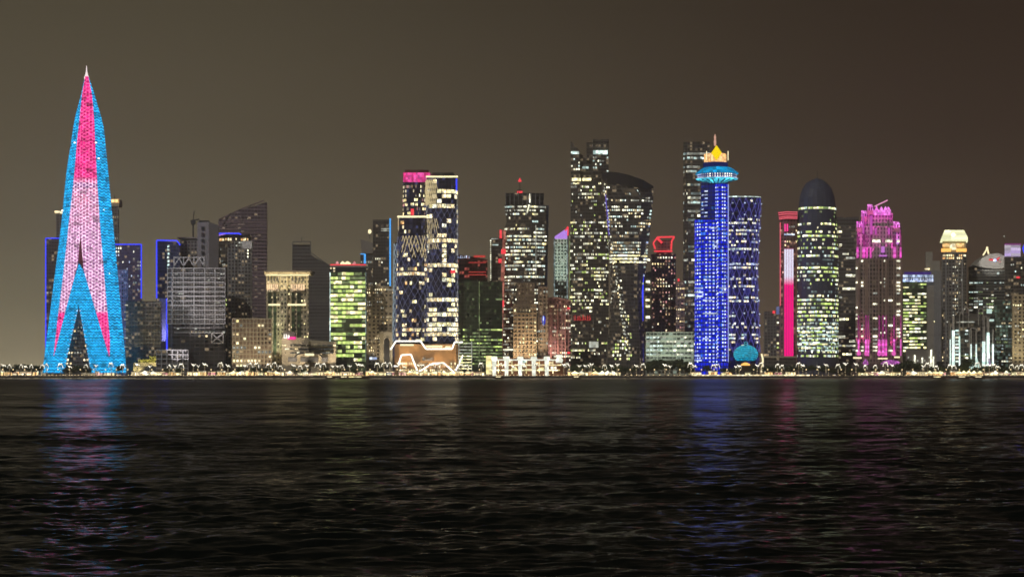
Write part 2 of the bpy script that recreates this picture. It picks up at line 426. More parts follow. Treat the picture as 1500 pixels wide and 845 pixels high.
def panel(name, A, da, C, dc, y0, y1, mat, n=24, th=1.2, back=True):
    for sgn in ((1, -1) if back else (1,)):
        V = []; uv = []; Fc = []
        for i in range(n + 1):
            y = y0 + (y1 - y0) * i / n
            for tab, d in ((A, da), (C, dc)):
                d_ = d(y) if callable(d) else d
                dd = d_ if sgn > 0 else 60 - d_
                p = b.P(ip(tab, y), y, dd); V += [(p[0], dd, p[2]), (p[0], dd + sgn * th, p[2])]
        for i in range(n):
            k = i * 4; q = [(k + 4, k + 6, k + 2, k), (k + 1, k + 3, k + 7, k + 5), (k, k + 1, k + 5, k + 4), (k + 2, k + 6, k + 7, k + 3)]
            for f in q:
                Fc.append(f if sgn > 0 else f[::-1])
                ff = Fc[-1]; uv += [(V[a][0], V[a][2]) for a in ff]
        mesh_obj(name, V, Fc, mat, b.root, uv=uv)
dO = lambda y: float(np.interp(y, [112, 200, 546], [10, 24, 28])); dP = lambda y: float(np.interp(y, [112, 200, 546], [8, 9, 6]))
dM = lambda y: float(np.interp(y, [112, 341, 400], [6, 2, 5]))
dN = lambda y: float(np.interp(y, [386, 546], [8, 22]))
panel('blue_led_skin', oL, dO, pL, dP, 112, 546, led_chev, 36); panel('blue_led_skin', pR, dP, oR, dO, 112, 546, led_chev, 36)
panel('pink_led_skin', pL, dP, mid, dM, 112, 341, led_lat); panel('pink_led_skin', mid, dM, pR, dP, 112, 341, led_lat)
panel('white_led_skin', pL, dP, wL, dM, 341, 521, led_lat); panel('white_led_skin', wR, dM, pR, dP, 341, 522, led_lat)
z78 = [(386, 113.6), (521, 78.5), (546, 76)]; z160 = [(386, 119.5), (397, 122.8), (521, 159.6), (546, 161)]
panel('blue_led_skin', [(386, 115.2)] + z78[1:], lambda y: dM(y) + 3, nL, dN, 386, 546, led_chev); panel('blue_led_skin', nR, dN, [(386, 115.6)] + z160[1:], lambda y: dM(y) + 3, 386, 546, led_chev)
RUST = plain('dark_red_metal', (.13, .03, .03), .6)
panel('recessed_gusset', wL, 9, [(341, 117.5), (386, 115.3), (521, 79)], 9.5, 341, 400, RUST, 6, back=False)
panel('recessed_gusset', [(341, 117.5), (386, 115.4), (400, 122)], 9.5, wR, 9, 341, 400, RUST, 6, back=False)
sh = b.loft('glass_core', [(546, [(93, 26), (134, 26)]), (447, [(114, 26), (117, 26)])], f_dark, D=34)
b.win(sh, 460, 540, 15, 7, pat(0, 0, .16, mats=('whitedim', 'warm', 'warmdim'), seed=3), w=.5)
m = MB(); m.lathe([(2.2, 0), (2.6, 3), (1.7, 5), (.7, 9), (.25, 15)], 8, b.P(126.8, 118, 10)); m.build('spire_tip', emit('spire_white', (1, .85, .85), 1.0), b.root)
for i in range(13):
    y = 455 + i * 7
    for tab, o in ((nL, -.6), (nR, .6)):
        m = MB(); p = b.P(ip(tab, y) + o, y, dN(y) - 1.5); m.bar((p[0] - .6, p[1], p[2]), (p[0] + .6, p[1], p[2]), .9); m.build('edge_light', MATS['bluew'], b.root)
for px, py, dd in ((111, 210, 15), (142, 210, 14), (146, 233, 14), (153, 308, 20), (89.5, 401, 24), (161, 401, 20), (93, 309, 24)):
    m = MB(); p = b.P(px, py, dd); m.bar((p[0] - .8, p[1] - 5, p[2]), (p[0] + .8, p[1] - 5, p[2]), 1.2); m.build('spot_lamp', MATS['L_white'], b.root)

# ---- behind the fan tower
b = B('office_tower', 'dark slab tower edged in blue neon, mostly hidden behind the two legged tower', 'tower', 90, 2150)
sh = b.box('facade', 67, 118, 349, None, f_dark, 30)
b.line([(67, 520), (67, 349), (112, 349)], 1.1, MATS['L_blue']); b.win(sh, 352, 520, 34, 10, pat(.1, .2, .02, mats=('cooldim', 'whitedim'), seed=2))
b = B('office_tower', 'dark slab with blue neon edge and scattered lit windows beside the two legged tower', 'tower', 180, 2160)
sh = b.box('facade', 150, 207, 358.5, None, f_blue, 30)
b.line([(165, 358), (207, 358), (207, 437)], 1.1, MATS['L_blue']); b.win(sh, 361, 437, 15, 18, pat(.2, .3, .2, mats=('whitedim', 'cooldim', 'bluew', 'white'), seed=4), w=.5, cap=90)
b = B('residential_tower', 'slim tower with an amber lit roof box rising behind the two legged tower', 'tower', 168, 2420)
sh = b.box('facade', 158, 174, 302, None, f_grey, 22); b.win(sh, 305, 420, 22, 5, pat(0, 0, .3, mats=('whitedim', 'warmdim', 'bluew'), seed=5), w=.4)
b.blk('roof_box', 162, 174.5, 292, 302, plain('cream_wall', (.6, .5, .35)), dy=-1, D=20); b.blk('roof_light_band', 162, 174.5, 292, 297, MATS['amber'], dy=-1.6, D=.5); b.line([(168, 292), (168, 286)], .8, DK, 'mast')
b = B('residential_tower', 'slim tower with a small lit crown peeping out past the blue neon slab', 'tower', 86, 2450)
sh = b.box('facade', 82, 104, 312, None, f_grey, 22); b.blk('crown_light_band', 80, 93, 309, 312.5, MATS['warm'], dy=-1.5, D=20); b.win(sh, 330, 420, 18, 6, pat(0, 0, .25, mats=('whitedim', 'bluew'), seed=6), w=.4)
b = B('apartment_block', 'small pale blue lit apartment block in front of the neon edged slab', 'building', 180, 2080)
sh = b.box('facade', 172, 187, 395, None, facade('bluish_wall', (.35, .38, .5), (.03, .03, .05), cw=3.2, ch=4, mw=.4, mh=.45, dim=(.5, .6, 1), dimp=.35, dims=.2), 18)
b.grid(sh, 397, 520, 24, 5, plain('lavender_trim', (.42, .44, .62)), bw=.5, fw=.5)
b = B('office_block', 'low dark cube shaped block between the neon slab and the lavender lit strip', 'building', 210, 2060)
sh = b.box('facade', 184, 236, 441, None, f_dark, 40); b.win(sh, 443, 478, 6, 5, pat(0, 0, .08, mats=('cooldim',), seed=1)); b.blk('facade_joint', 184, 236, 480, 481.2, DK, dy=-.5, D=.6)
for i, y in enumerate((446, 456, 467, 481, 494, 507)): b.blk('lit_landing', 182, 187, y, y + 1.6, MATS['whitedim'], dy=-.8, D=1)
b = B('office_tower', 'tall dark slab outlined in blue neon above a lavender floodlit stair strip', 'tower', 246, 2110)
sh = b.loft('facade', [(None, [(229, 0), (264, 0)]), (352, [(229, 0), (264, 0, 356)])], f_blue, D=32)
b.line([(229.5, 437), (229.5, 352), (259, 352.5), (264, 359)], 1.2, MATS['L_blue'])
b.win(sh, 358, 500, 26, 7, lambda py, r, c, e: 'cool' if c == 3 and R.random() < .75 else None, w=.6, h=.55)
b.blk('stair_strip', 233, 246, 437, 513, plain('lavender_wall', (.5, .5, .75)), dy=-3, D=2.6)
b.blk('strip_light', 243.4, 245.4, 437, 513, MATS['L_blue'], dy=-3.4, D=.4)
flood(b, 239, 513, 12, (.5, .5, 1), 60000, 470, 40)
# ---- white frame tower
b = B('unfinished_tower', 'broad tower with a pale concrete grid front and zigzag truss crown', 'tower', 288, 2060)
lg = plain('pale_concrete', (.40, .38, .37), .8)
sh = b.loft('body', [(None, [(246, 4), (253, 0), (300, 0), (330, 3)]), (392, [(246, 4), (253, 0), (300, 0), (330, 3, 396)])], facade('dark_floors', (.06, .055, .055), (.02, .02, .02), cw=5, ch=4.2, dimp=.02), D=30)
b.grid(sh, 393, 474, 12, [1, 3, 2], lg, bw=1.0, fw=1.1, out=1.2)
b.grid(sh, 396, 474, 24, [0, 12, 8], lg, part='minor_grid', bw=.35, fw=.3, out=.5)
for x in (255, 269, 284, 299): b.line([(x, 392), (x, 376)], 1.1, lg, 'crown_post', dy=.5)
b.line([(255, 377), (299, 377)], 1.0, lg, 'crown_beam', dy=.5)
b.line([(255, 390), (262, 378), (269, 390), (276.5, 378), (284, 390), (291.5, 378), (299, 390)], 1.0, lg, 'crown_truss', dy=.5)
b.line([(255, 480), (308, 480)], .9, lg, 'ledge'); b.line([(255, 487), (308, 487)], .9, lg, 'ledge')
for q in ((310, 488, 318, 495), (318, 495, 327, 488), (310, 502, 318, 495), (318, 495, 327, 502)): b.line([(q[0], q[1]), (q[2], q[3])], 1.0, lg, 'cross_brace', dy=-1.2)
b.line([(310, 487.5), (327, 487.5), (327, 502.5), (310, 502.5), (310, 487.5)], .9, lg, 'brace_frame', dy=-1.2)
b.win(sh, 478, 495, 3, [0, 9, 6], pat(0, 0, .35, mats=('warmdim', 'whitedim', 'warm'), seed=9)); b.win(sh, 396, 474, 24, [0, 12, 8], pat(0, 0, .03, mats=('whitedim',), seed=10))
for x in (258, 275, 292, 315): flood(b, x, 545, 40, (.95, .9, .95), 160000, 420, 50)  # added fill spots to brighten the concrete grid
b = B('parking_podium', 'open concrete frame podium at the foot of the pale grid tower', 'building', 255, 2035)
sh = b.box('body', 229, 276, 512, None, facade('podium_dark', (.08, .075, .07), (.02, .02, .02), cw=5, ch=4.5), 22)
b.grid(sh, 512.5, 546, 5, 6, lg, bw=.9, fw=.9, out=1.4)
b = B('lift_core_tower', 'windowed grey slab with one column of dark openings behind the zigzag crown', 'tower', 304, 2130)
sh = b.loft('facade', [(None, [(289, 0), (306, 2), (320, 10)]), (325, [(289, 0, 326), (306, 2), (320, 10, 330)])], plain('weathered_concrete', (.36, .34, .36), .8), D=28)
for i in range(15): b.blk('opening', 295, 299, 332 + i * 9, 337 + i * 9, DK, dy=-.3, D=.6)
b.blk('roof_hut', 291, 305, 323, 326, DK, dy=2, D=10)
b = B('office_block', 'flat topped grey block with a cantilever roof slab under the tower crane', 'tower', 274, 2150)
sh = b.box('facade', 264, 290, 352, None, f_grey, 30); b.blk('roof_slab', 260, 292, 347.5, 349.5, CON, dy=-2, D=34)
b = B('tower_crane', 'dark tower crane standing on a roof beside the zigzag crown', 'crane', 283, 2155, z=WZ(349, 2155))
b.line([(283, 348), (283, 322)], 1.6, DK, 'mast', dy=5); b.line([(279, 324), (292, 321)], 1.3, DK, 'jib', dy=5); b.line([(283, 322), (284.5, 309)], .8, DK, 'a_frame', dy=5)
m = MB(); p = b.P(283, 325, 4); m.box((p[0] - 2.4, 3, p[2] - 3), (p[0] + 2.2, 7, p[2] + 2)); m.build('cab', DK, b.root)
b = B('office_tower', 'curved dark glass tower with a blue neon line under its roof', 'tower', 342, 2200)
sh = b.loft('facade', [(None, arc(318, 368, 8, 12)), (344, arc(318, 368, 8, 12))], f_dark, D=40)
b.blk('roof_deck', 318, 352, 344, 346, DK, dy=-1, D=25); b.line([(318, 342), (350, 342), (353, 343.5)], 1.4, MATS['L_blue'], dy=-2)
b.line([(320, 345), (336, 341)], 1.0, MATS['L_violet'], dy=-2.2)
b.win(sh, 347, 354, 1, 5, pat(0, 0, .4, mats=('warm', 'amber'), seed=12), merge=True); b.win(sh, 436, 456, 3, 6, pat(0, 0, .65, mats=('cool', 'grn', 'grndim'), seed=13), merge=True, w=.85)
b.win(sh, 356, 436, 14, 5, pat(0, 0, .06, mats=('cooldim', 'whitedim'), seed=14))
b = B('office_block', 'dark glass tower with a pale lit corner and a slanting shoulder beside the plum tower', 'tower', 350, 2120)
sh = b.loft('facade', [(None, [(333, 0), (345, 0), (369, 6)]), (352, [(333, 0, 364), (345, 0, 352), (369, 6, 353)])], f_grey, D=26)
b.blk('sky_lounge', 355, 369, 353, 364, plain('pale_panel', (.5, .5, .5)), dy=2, D=10); b.win(sh, 353, 362, 2, [0, 6], pat(0, 0, .5, mats=('cool', 'whitedim'), seed=3)); b.win(sh, 364, 378, 3, [0, 6], lambda py, r, c, e: 'white' if c == 4 else None, w=.4)
b = B('office_tower', 'tall plum tower with banded floors and a roofline slanting up in a steep wedge', 'tower', 356, 2380)
sh = b.loft('facade', [(None, [(320, 0), (352, -4), (391, 0)]), (340, [(320, 0, 323), (352, -4, 308), (391, 0, 296)])], f_purp, D=34)
for i in range(48): pass
b.grid(sh, 325, 505, 34, [0, 0], plain('plum_trim', (.36, .27, .30)), bw=1.1, out=.8, part='floor_edge')
b.line([(320, 322), (352, 307), (386, 294)], 1.4, plain('plum_metal', (.2, .14, .16)), 'roof_beam', dy=-1); b.line([(330, 331), (352, 321), (352, 308)], 1.0, DK, 'roof_strut', dy=-2)
for x in (326, 340, 356): b.line([(x, 330 - (x - 326) * .3), (x + 12, 312 - (x - 326) * .4)], .8, DK, 'roof_strut', dy=-2)
b = B('apartment_block', 'low wide block with an even beige window grid beside the flat corniced hotel', 'building', 368, 2040)
sh = b.box('facade', 340, 398, 466, None, f_brown, 30); b.grid(sh, 467, 538, 11, 11, plain('tan_trim', (.42, .36, .27)), bw=1.2, fw=1.0, out=1.0)
b.win(sh, 467, 538, 11, 11, pat(0, 0, .14, bands=[(492, 497, .6), (520, 540, .3)], mats=('yel', 'warm', 'warmdim', 'whitedim'), seed=15)); flood(b, 369, 545, 45, (1, .8, .5), 60000, 500, 90)
# ---- hotel
b = B('hotel', 'cream stone hotel with a flat cornice and fluted awnings, floodlit at its roofline', 'hotel', 421, 2075)
cr = plain('cream_stone', (.58, .50, .34), .8)
plain('dark_glazing', (.02, .03, .04), .15); fh_ = facade('hotel_wall', (.55, .48, .33), (.025, .03, .03), cw=3.4, ch=4.6, mw=.55, mh=.5, dimp=.3, dims=.4)
sh = b.loft('facade', [(None, [(390, 3), (410, 3), (410.5, 0), (421, 0), (421.5, 3), (452, 3)]), (403, [(390, 3), (410, 3), (410.5, 0), (421, 0), (421.5, 3), (452, 3)])], fh_, D=32)
b.blk('cornice', 387.5, 454, 398.5, 402, cr, dy=-2.5, D=38); b.blk('roof_slab', 386, 456, 396, 398.3, plain('dark_stone', (.12, .10, .09)), dy=-3.5, D=40)
b.blk('cornice_light', 389, 452.5, 402.2, 403.6, MATS['L_cream'], dy=-1.5, D=1)
m = MB(); p0 = b.P(398, 447, 2.4); p1 = b.P(406, 425, 2.4)
for x0, x1 in ((392.5, 398), (400.5, 405), (427, 432), (435, 441)):
    b.box('tall_glazing', x0, x1, 428, 520, f_green, D=.4, dy=2.5)
for x0, x1 in ((391, 408), (426, 447)):
    k = 6
    for i in range(k):
        a = x0 + (x1 - x0) * i / k; m = MB(); w_ = (x1 - x0) / k * .8
        A = [b.P(a, 416, 2.6), b.P(a + w_, 416, 2.6), b.P(a + w_, 425, -.8), b.P(a, 425, -.8), b.P(a, 416, 3), b.P(a + w_, 416, 3), b.P(a + w_, 426, -.6), b.P(a, 426, -.6)]
        m.V = [tuple(v) for v in A]; m.F = [(0, 3, 2, 1), (4, 5, 6, 7), (0, 4, 7, 3), (1, 2, 6, 5), (0, 1, 5, 4), (3, 7, 6, 2)]; m.build('awning', plain('pale_awning', (.75, .6, .5)), b.root)
    for i in range(4): b.blk('attic_opening', x0 + 1 + i * (x1 - x0) / 4, x0 + 3.5 + i * (x1 - x0) / 4, 406, 411.5, DK, dy=2.2, D=1)
b.blk('gallery_band', 393, 448, 445, 447.5, MATS['L_cream'], dy=.6, D=1.2)
b.win(sh, 404, 520, 24, [6, 0, 3, 0, 8], pat(0, 0, .13, mats=('warm', 'warmdim', 'yel'), seed=16), w=.4)
for x in (392, 401, 412, 420, 431, 441, 450): flood(b, x, 432, 10, (1, .82, .5), 34000, 404, 65)
for x in (395, 405, 416, 440, 449): flood(b, x, 543, 18, (.95, .97, .66), 150000, 470, 55)
b = B('hotel_podium', 'low stone hotel wing with strip windows, arched canopy and a small red sign', 'building', 452, 2045)
sh = b.loft('facade', [(None, [(413, 0), (452, 0), (453, 4), (492, 4)]), (494, [(413, 0), (452, 0, 494), (453, 4, 500), (492, 4, 500)])], plain('sand_render', (.46, .40, .30), .8), D=28)
for y in (505, 510.5, 516): b.blk('strip_window', 425, 488, y, y + 1.6, plain('dark_glazing', (.02, .03, .04), .15), dy=-.5, D=4)
b.win(sh, 503, 519, 3, [18, 0, 18], pat(0, 0, .3, mats=('warm', 'white', 'warmdim'), seed=17), w=.5, h=.3, off=.7)
b.blk('roof_box', 415, 432, 486, 494, CON, dy=4, D=12); b.blk('sign_panel', 421, 433, 493, 497, MATS['L_pink'], dy=-1.2, D=.8); b.glyphs(416, 424, 489, 495, MATS['L_white'], k=3, seed=4)
m = MB(); c = b.P(453, 522, 0)
pl = [(c[0] + 14 * math.cos(a), c[2] + 4.5 * math.sin(a)) for a in np.linspace(math.pi, 0, 14)]; pl += [(x, z - 1.2) for x, z in pl[::-1]]
m.prism(pl, -12, 0); m.build('arched_canopy', DK, b.root); b.blk('entrance_light', 447, 460, 517.5, 521, MATS['L_cream'], dy=-8, D=.5)
for x0, x1 in ((422, 435), (440, 466), (471, 480)): b.blk('entrance_opening', x0, x1, 523, 530, DK, dy=-.6, D=5)
for x in (420, 438, 468, 484): flood(b, x, 543, 14, (1, .82, .58), 60000, 506, 75)
flood(b, 418, 520, 10, (1, .85, .75), 9000, 496, 60)
b = B('office_tower', 'unlit dark tower with a rooftop frame and sloping shoulder behind the green office block', 'tower', 455, 2320)
sh = b.loft('facade', [(None, [(428, 0), (455, 0), (455.5, 0), (468, 0), (483, 0)]), (395, [(428, 0, 358), (455, 0, 360), (455.5, 0, 373), (468, 0, 382), (483, 0, 388)])], facade('charcoal_floors', (.16, .15, .15), (.05, .05, .05), ch=4.2, mh=.5, dimp=.01), D=36)
b.line([(429, 366), (429, 354), (455, 354), (455, 368)], 1.0, plain('grey_steel', (.2, .2, .2)), 'roof_frame', dy=-1); b.line([(429, 359), (455, 359)], .8, DK, 'roof_rail', dy=-1); b.line([(442, 354), (442, 347)], .7, DK, 'mast', dy=2)
b.line([(455, 370), (484, 390)], 1.2, plain('grey_steel', (.2, .2, .2)), 'sloping_beam', dy=-1)
b.grid(sh, 392, 510, 26, [0, 0, 0, 0], plain('charcoal_trim', (.2, .19, .19)), bw=.9, out=.6, part='floor_edge')
b = B('office_block', 'bright lime green lit office block with a red line under its roof', 'building', 509, 2070)
sh = b.box('facade', 483, 536, 391, None, f_green, 32)
b.win(sh, 398, 530, 21, 9, pat(0, 0, .96, bands=[(401, 406, .7), (476, 488, .62), (505, 515, .7)], mats=('grn', 'grn', 'grn', 'yel', 'grndim'), seed=18), w=.97, h=.66, merge=False, cap=100)
b.blk('crown_band', 483, 536, 390, 398, plain('dark_glazing', (.02, .03, .04), .15), dy=-.6, D=.8)
b.blk('red_light_line', 483.5, 536, 387, 388.6, MATS['L_red'], dy=-1.3, D=1); b.blk('parapet', 483, 536, 388.8, 391, GRY, dy=-.9, D=34)
for x, w_ in ((494, 2), (502, 3), (509, 4), (519, 2)): m = MB(); m.lathe([(w_ * .9, 0), (w_ * .8, 1.5), (.3, 3.2)], 8, b.P(x, 387, 6)); m.build('roof_lamp', MATS['L_cream' if w_ > 2 else 'pinkw'], b.root)
b.line([(483.5, 399), (483.5, 527)], .9, MATS['cool'], 'edge_strip'); b.line([(535.8, 399), (535.8, 527)], .7, MATS['cooldim'], 'edge_strip')
b.win(sh, 391, 399, 2, 12, pat(0, 0, .2, mats=('warmdim', 'warm'), seed=19), off=1.2)
b = B('office_tower', 'dark tower with one tall cyan neon edge beside the twin lattice towers', 'tower', 560, 2260)
sh = b.box('facade', 546, 573, 322, None, f_dark, 28); b.line([(571.5, 420), (571.5, 320)], 1.6, MATS['L_cyan']); b.win(sh, 325, 500, 34, 9, pat(.15, .4, .1, mats=('whitedim', 'warmdim', 'white'), seed=20), w=.5)
b.blk('lit_ledge', 558, 571, 334.5, 336, MATS['whitedim'], dy=-.8, D=.8); b.blk('lit_ledge', 558, 571, 337.5, 338.5, MATS['whitedim'], dy=-.8, D=.8)
b = B('office_tower', 'slim tower with flared roof slab and short cyan strip behind the green block', 'tower', 538, 2330)
sh = b.box('facade', 528, 548, 373, None, f_dark, 24); b.loft('roof_head', [(371, [(530, -2), (547, -2)]), (350, [(528, -3), (546, -3, 356)])], CON, D=22)
b.line([(534.5, 386), (534.5, 372)], 2.2, MATS['L_cyan']); b.line([(528, 372), (534, 372)], 1, MATS['L_cyan']); b.win(sh, 376, 470, 18, 6, pat(0, 0, .25, mats=('cooldim', 'whitedim', 'warmdim'), seed=21), w=.5)
m = MB(); m.lathe([(.2, 0), (1.7, 1), (2.2, 2.6), (1.7, 4.4), (.2, 5.4)], 10, b.P(541.5, 342.5, -1)); m.build('roof_lamp', MATS['L_cream'], b.root); b.line([(541.5, 350), (541.5, 340)], .6, DK, 'lamp_mast')
b = B('apartment_block', 'beige apartment block with many tiny lit windows and a tall arched portal', 'building', 557, 2110)
sh = b.box('facade', 537, 577, 419, None, f_beige, 26); b.win(sh, 422, 520, 22, 14, pat(.3, .35, .12, bands=[(466, 470, .5)], mats=('warm', 'warmdim', 'whitedim'), seed=22), w=.4)
b.box('portal_wall', 556, 575, 486, None, BEI, 6, dy=-6); b.blk('portal_recess', 562, 571, 499, 540, DK, dy=-6.5, D=.5)
m = MB(); c = b.P(566.5, 499, -6.5); m.prism([(c[0] + 3.3 * math.cos(a), c[2] + 4 * math.sin(a)) for a in np.linspace(0, math.pi, 10)], -6.5, -6); m.build('portal_arch', DK, b.root)
b.line([(562, 540), (562, 499), (563.5, 495), (566.5, 494), (569.5, 495), (571, 499), (571, 540)], .7, MATS['warmdim'], 'arch_trim', dy=-6.8)
b.blk('sign_panel', 541.5, 552, 523, 526.5, MATS['bluew'], dy=-8, D=1)
flood(b, 560, 545, 40, (1, .85, .6), 50000, 470, 80)
# ---- twin lattice towers
blw = facade('indigo_glass', (.04, .04, .07), (.015, .015, .06), cw=3.5, ch=4, mw=.15, mh=.25, dim=(.35, .4, 1), dimp=.25, dims=.05)
def diagrid(b, sh, py0, py1, n, k, mat, w=.55, off=.9, part='lattice', t0=0, t1=1, dens=1.0, seed=0):
    """diamond lattice laid over the whole front outline"""
    r = random.Random(seed); S0 = sh['S'][0]; L = [math.dist(S0[i], S0[i + 1]) for i in range(len(S0) - 1)]; T = sum(L)
    def pos(u, z):
        u = min(max(u, 0), 1) * T; e = 0
        while e < len(L) - 1 and u > L[e]: u -= L[e]; e += 1
        p, nn = b.at(sh, e, min(1, u / L[e]), z); return p + nn * off
    za, zb = WZ(py0, b.Y) - b.z, WZ(py1, b.Y) - b.z; m = MB()
    for i in range(n):
        z1 = za + (zb - za) * i / n; z0 = za + (zb - za) * (i + 1) / n
        for c in range(k):
            u0 = t0 + (t1 - t0) * (c + (i % 2) * .5) / k; h = (t1 - t0) / k / 2
            for s_ in (-1, 1):
                if 0 <= u0 + s_ * h <= 1.001 and u0 <= 1 and r.random() < dens: m.bar(pos(u0, z1), pos(u0 + s_ * h, z0), w)
    return m.build(part, mat, b.root)
lattg = emit('lattice_glow', (1, .8, .42), .6); lattb = emit('lattice_blueglow', (.5, .52, .85), .16)
b = B('lattice_tower', 'twin round lattice tower with a glowing pink drum on its higher shaft', 'tower', 603, 2080)
sh = b.loft('rear_shaft', [(None, arc(590, 627, 8, 14, dy=14)), (267, arc(590, 627, 8, 14, dy=14))], blw, D=46)
b.win(sh, 268, 314, 7, 4, pat(0, 0, .22, bands=[(290, 302, .5), (268, 272, .5)], mats=('yel', 'warm', 'pinkw', 'warmdim'), seed=24), w=.7, h=.6)
dr = b.loft('crown_drum', [(266, arc(590.5, 630, 10, 15, dy=12)), (253, arc(590.5, 630, 10, 15, dy=12))], emit('drum_pink', (.9, .03, .22), .85, (1, .12, .5), cell=(2.2, 40, 2.4), lo=.6), D=44); b.loft('drum_cap', [(253, arc(593, 628, 10, 15, dy=12)), (249, arc(593, 628, 10, 15, dy=14))], plain('dark_red_metal', (.13, .03, .03), .6), D=44)
sh2 = b.loft('front_shaft', [(None, arc(578, 626, 10, 18)), (340, arc(583, 626, 10, 18)), (317, arc(583, 626, 10, 18))], blw, D=40)
b.line([(583, 317.5, 12), (592, 317.5, 3), (604, 317.5, -1), (616, 317.5, 3), (626, 317.5, 12)], 2.0, MATS['L_cream'], 'crown_light')
diagrid(b, sh2, 345, 500, 19, 8, lattb, part='lattice', w=.5, seed=2); diagrid(b, sh2, 345, 377, 4, 8, lattg, w=.6, part='glowing_lattice', t0=.3, t1=.85, dens=.8, seed=3)
b.win(sh2, 322, 500, 26, 2, pat(0, 0, .14, bands=[(326, 332, .6), (340, 345, .7), (361, 364, .6), (392, 402, .75), (480, 494, .55)], mats=('yel', 'warm', 'warmdim', 'amber', 'warm'), seed=25), w=.82, h=.66, off=.5)
b.line([(604, 306), (604, 315)], 3.2, MATS['L_red'], 'roof_beacon', dy=0); b.line([(583.5, 318, 12), (583.5, 338, 12)], 1.0, MATS['warmdim'], 'edge_strip')
sh2l = b.loft('side_shaft', [(None, arc(575, 592, 5, 10, dy=16)), (355, arc(578, 592, 5, 10, dy=16))], blw, D=44); diagrid(b, sh2l, 355, 500, 22, 5, emit('lattice_paleglow', (.6, .75, .85), .35), w=.6, seed=4)
b = B('lattice_tower', 'broad lattice tower with a cream lit roof edge and golden lit rooms', 'tower', 648, 2085)
sh = b.loft('shaft', [(None, arc(624, 671, 10, 18)), (260, arc(624, 670, 10, 18))], blw, D=40)
b.line([(624, 259, 13), (634, 259, 3), (647, 259, -1), (660, 259, 3), (670, 259, 13)], 1.7, MATS['L_cream'], 'crown_light')
b.loft('roof_cap', [(257, arc(632, 666, 10, 14, dy=4)), (253, arc(634, 664, 10, 14, dy=4))], DK, D=36)
diagrid(b, sh, 262, 300, 5, 9, lattg, w=.7, t0=.02, t1=.42, part='glowing_lattice', seed=5); diagrid(b, sh, 300, 500, 26, 9, lattb, w=.45, seed=6); diagrid(b, sh, 320, 365, 6, 9, lattg, w=.45, t0=.02, t1=.45, part='glowing_lattice', dens=.7, seed=7)
b.win(sh, 262, 500, 33, 1, pat(0, 0, .26, bands=[(262, 275, .05), (278, 288, .75), (348, 353, .95), (387, 395, .85), (300, 306, .5), (410, 434, .05), (434, 442, .9), (448, 462, .8), (472, 494, .9)], mats=('yel', 'yel', 'warm', 'warm', 'warm', 'white'), seed=26), w=.86, h=.74, off=.5)
b.line([(668, 262, 12), (668, 280, 12)], 2.6, MATS['L_blue'], 'edge_strip'); b.line([(669.5, 285, 14), (669.5, 498, 14)], .8, MATS['whitedim'], 'edge_strip'); b.line([(625, 262, 12), (625, 498, 12)], .7, MATS['whitedim'], 'edge_strip')
b.line([(660, 398), (667, 398)], 3.0, MATS['L_red'], 'red_sign', dy=2)
b = B('mall_podium', 'brown shopping podium traced with zigzag white light tubes under the lattice towers', 'building', 625, 2025)
sh = b.loft('facade', [(None, [(578, 5), (585, 0), (668, 0), (674, 5)]), (504, [(578, 5), (585, 0), (668, 0), (674, 5)])], plain('bronze_cladding', (.33, .20, .10), .5), D=30)
b.line([(572, 512), (580, 499.5), (616, 499.5), (624, 511), (662, 511), (666, 501), (678, 501)], 1.4, MATS['L_white'], 'light_tube', dy=-3)
b.line([(577, 536), (583, 536), (588, 520), (602, 519), (612, 545), (634, 532), (650, 531.5), (666, 546), (678, 520)], 1.4, MATS['L_white'], 'light_tube', dy=-6)
for x0, x1, y in ((586, 606, 505), (609, 619, 498), (624, 648, 507), (652, 660, 508)): b.blk('lit_gallery', x0, x1, y - 1.2, y + 1.5, MATS['L_cream'], dy=-.9, D=1)
b.glyphs(619, 636, 523, 528, MATS['whitedim'], k=5, seed=7, dy=-1.2)
b.win(sh, 530, 545, 3, [0, 30, 0], pat(0, 0, .62, mats=('yel', 'amber', 'warm', 'warmdim'), seed=27), w=.6, h=.7)
for x in (590, 610, 628, 646, 660): flood(b, x, 545, 9, (1, .65, .3), 26000, 518, 80)
for x in (588, 604, 640, 655): flood(b, x, 500, 7, (1, .7, .35), 5000, 512, 80)
b = B('lattice_canopy', 'white ladder like screen of shelves glowing beside the zigzag lit podium', 'screen', 670, 2015)
for i in range(9): b.line([(672, 503 + i * 4.6), (691, 503 + i * 4.6)], .8, MATS['whitedim' if i < 4 else 'yel'], 'shelf', dy=0)
for x in (672, 691): b.line([(x, 500), (x, 545)], .8, MATS['whitedim'], 'post', dy=0)
b = B('office_tower', 'low dark tower with a dull red roof slab behind the golden lattice tower', 'tower', 692, 2200)
sh = b.loft('facade', [(None, [(668, 0), (714, 0)]), (376, [(668, 0, 372), (714, 0, 380)])], facade('maroon_wall', (.30, .07, .06), (.08, .02, .02), ch=4.2, dim=(1, .2, .15), dimp=.2, dims=.15), D=30)  # red glow put into the wall colour
b.blk('red_roof_band', 694, 711, 374, 377, emit('dull_red', (.7, .06, .05), .7), dy=-1, D=1); b.glyphs(670, 689, 374, 378, MATS['bluew'], k=6, seed=9)
for y in (384, 398, 402): b.blk('red_band', 686, 712, y, y + 1, MATS['dull_red'], dy=-.6, D=.6)
b = B('office_block', 'wide dark green glass block whose lower floors glow green', 'building', 704, 2110)
sh = b.loft('facade', [(None, [(671, 0), (702, -3), (736, 2)]), (412, [(671, 0, 408), (702, -3, 412), (736, 2, 412)])], facade('bottle_glass', (.05, .06, .04), (.02, .035, .02), ch=4.2, mh=.3, dim=(.5, .7, .25), dimp=.25, dims=.03), D=34)
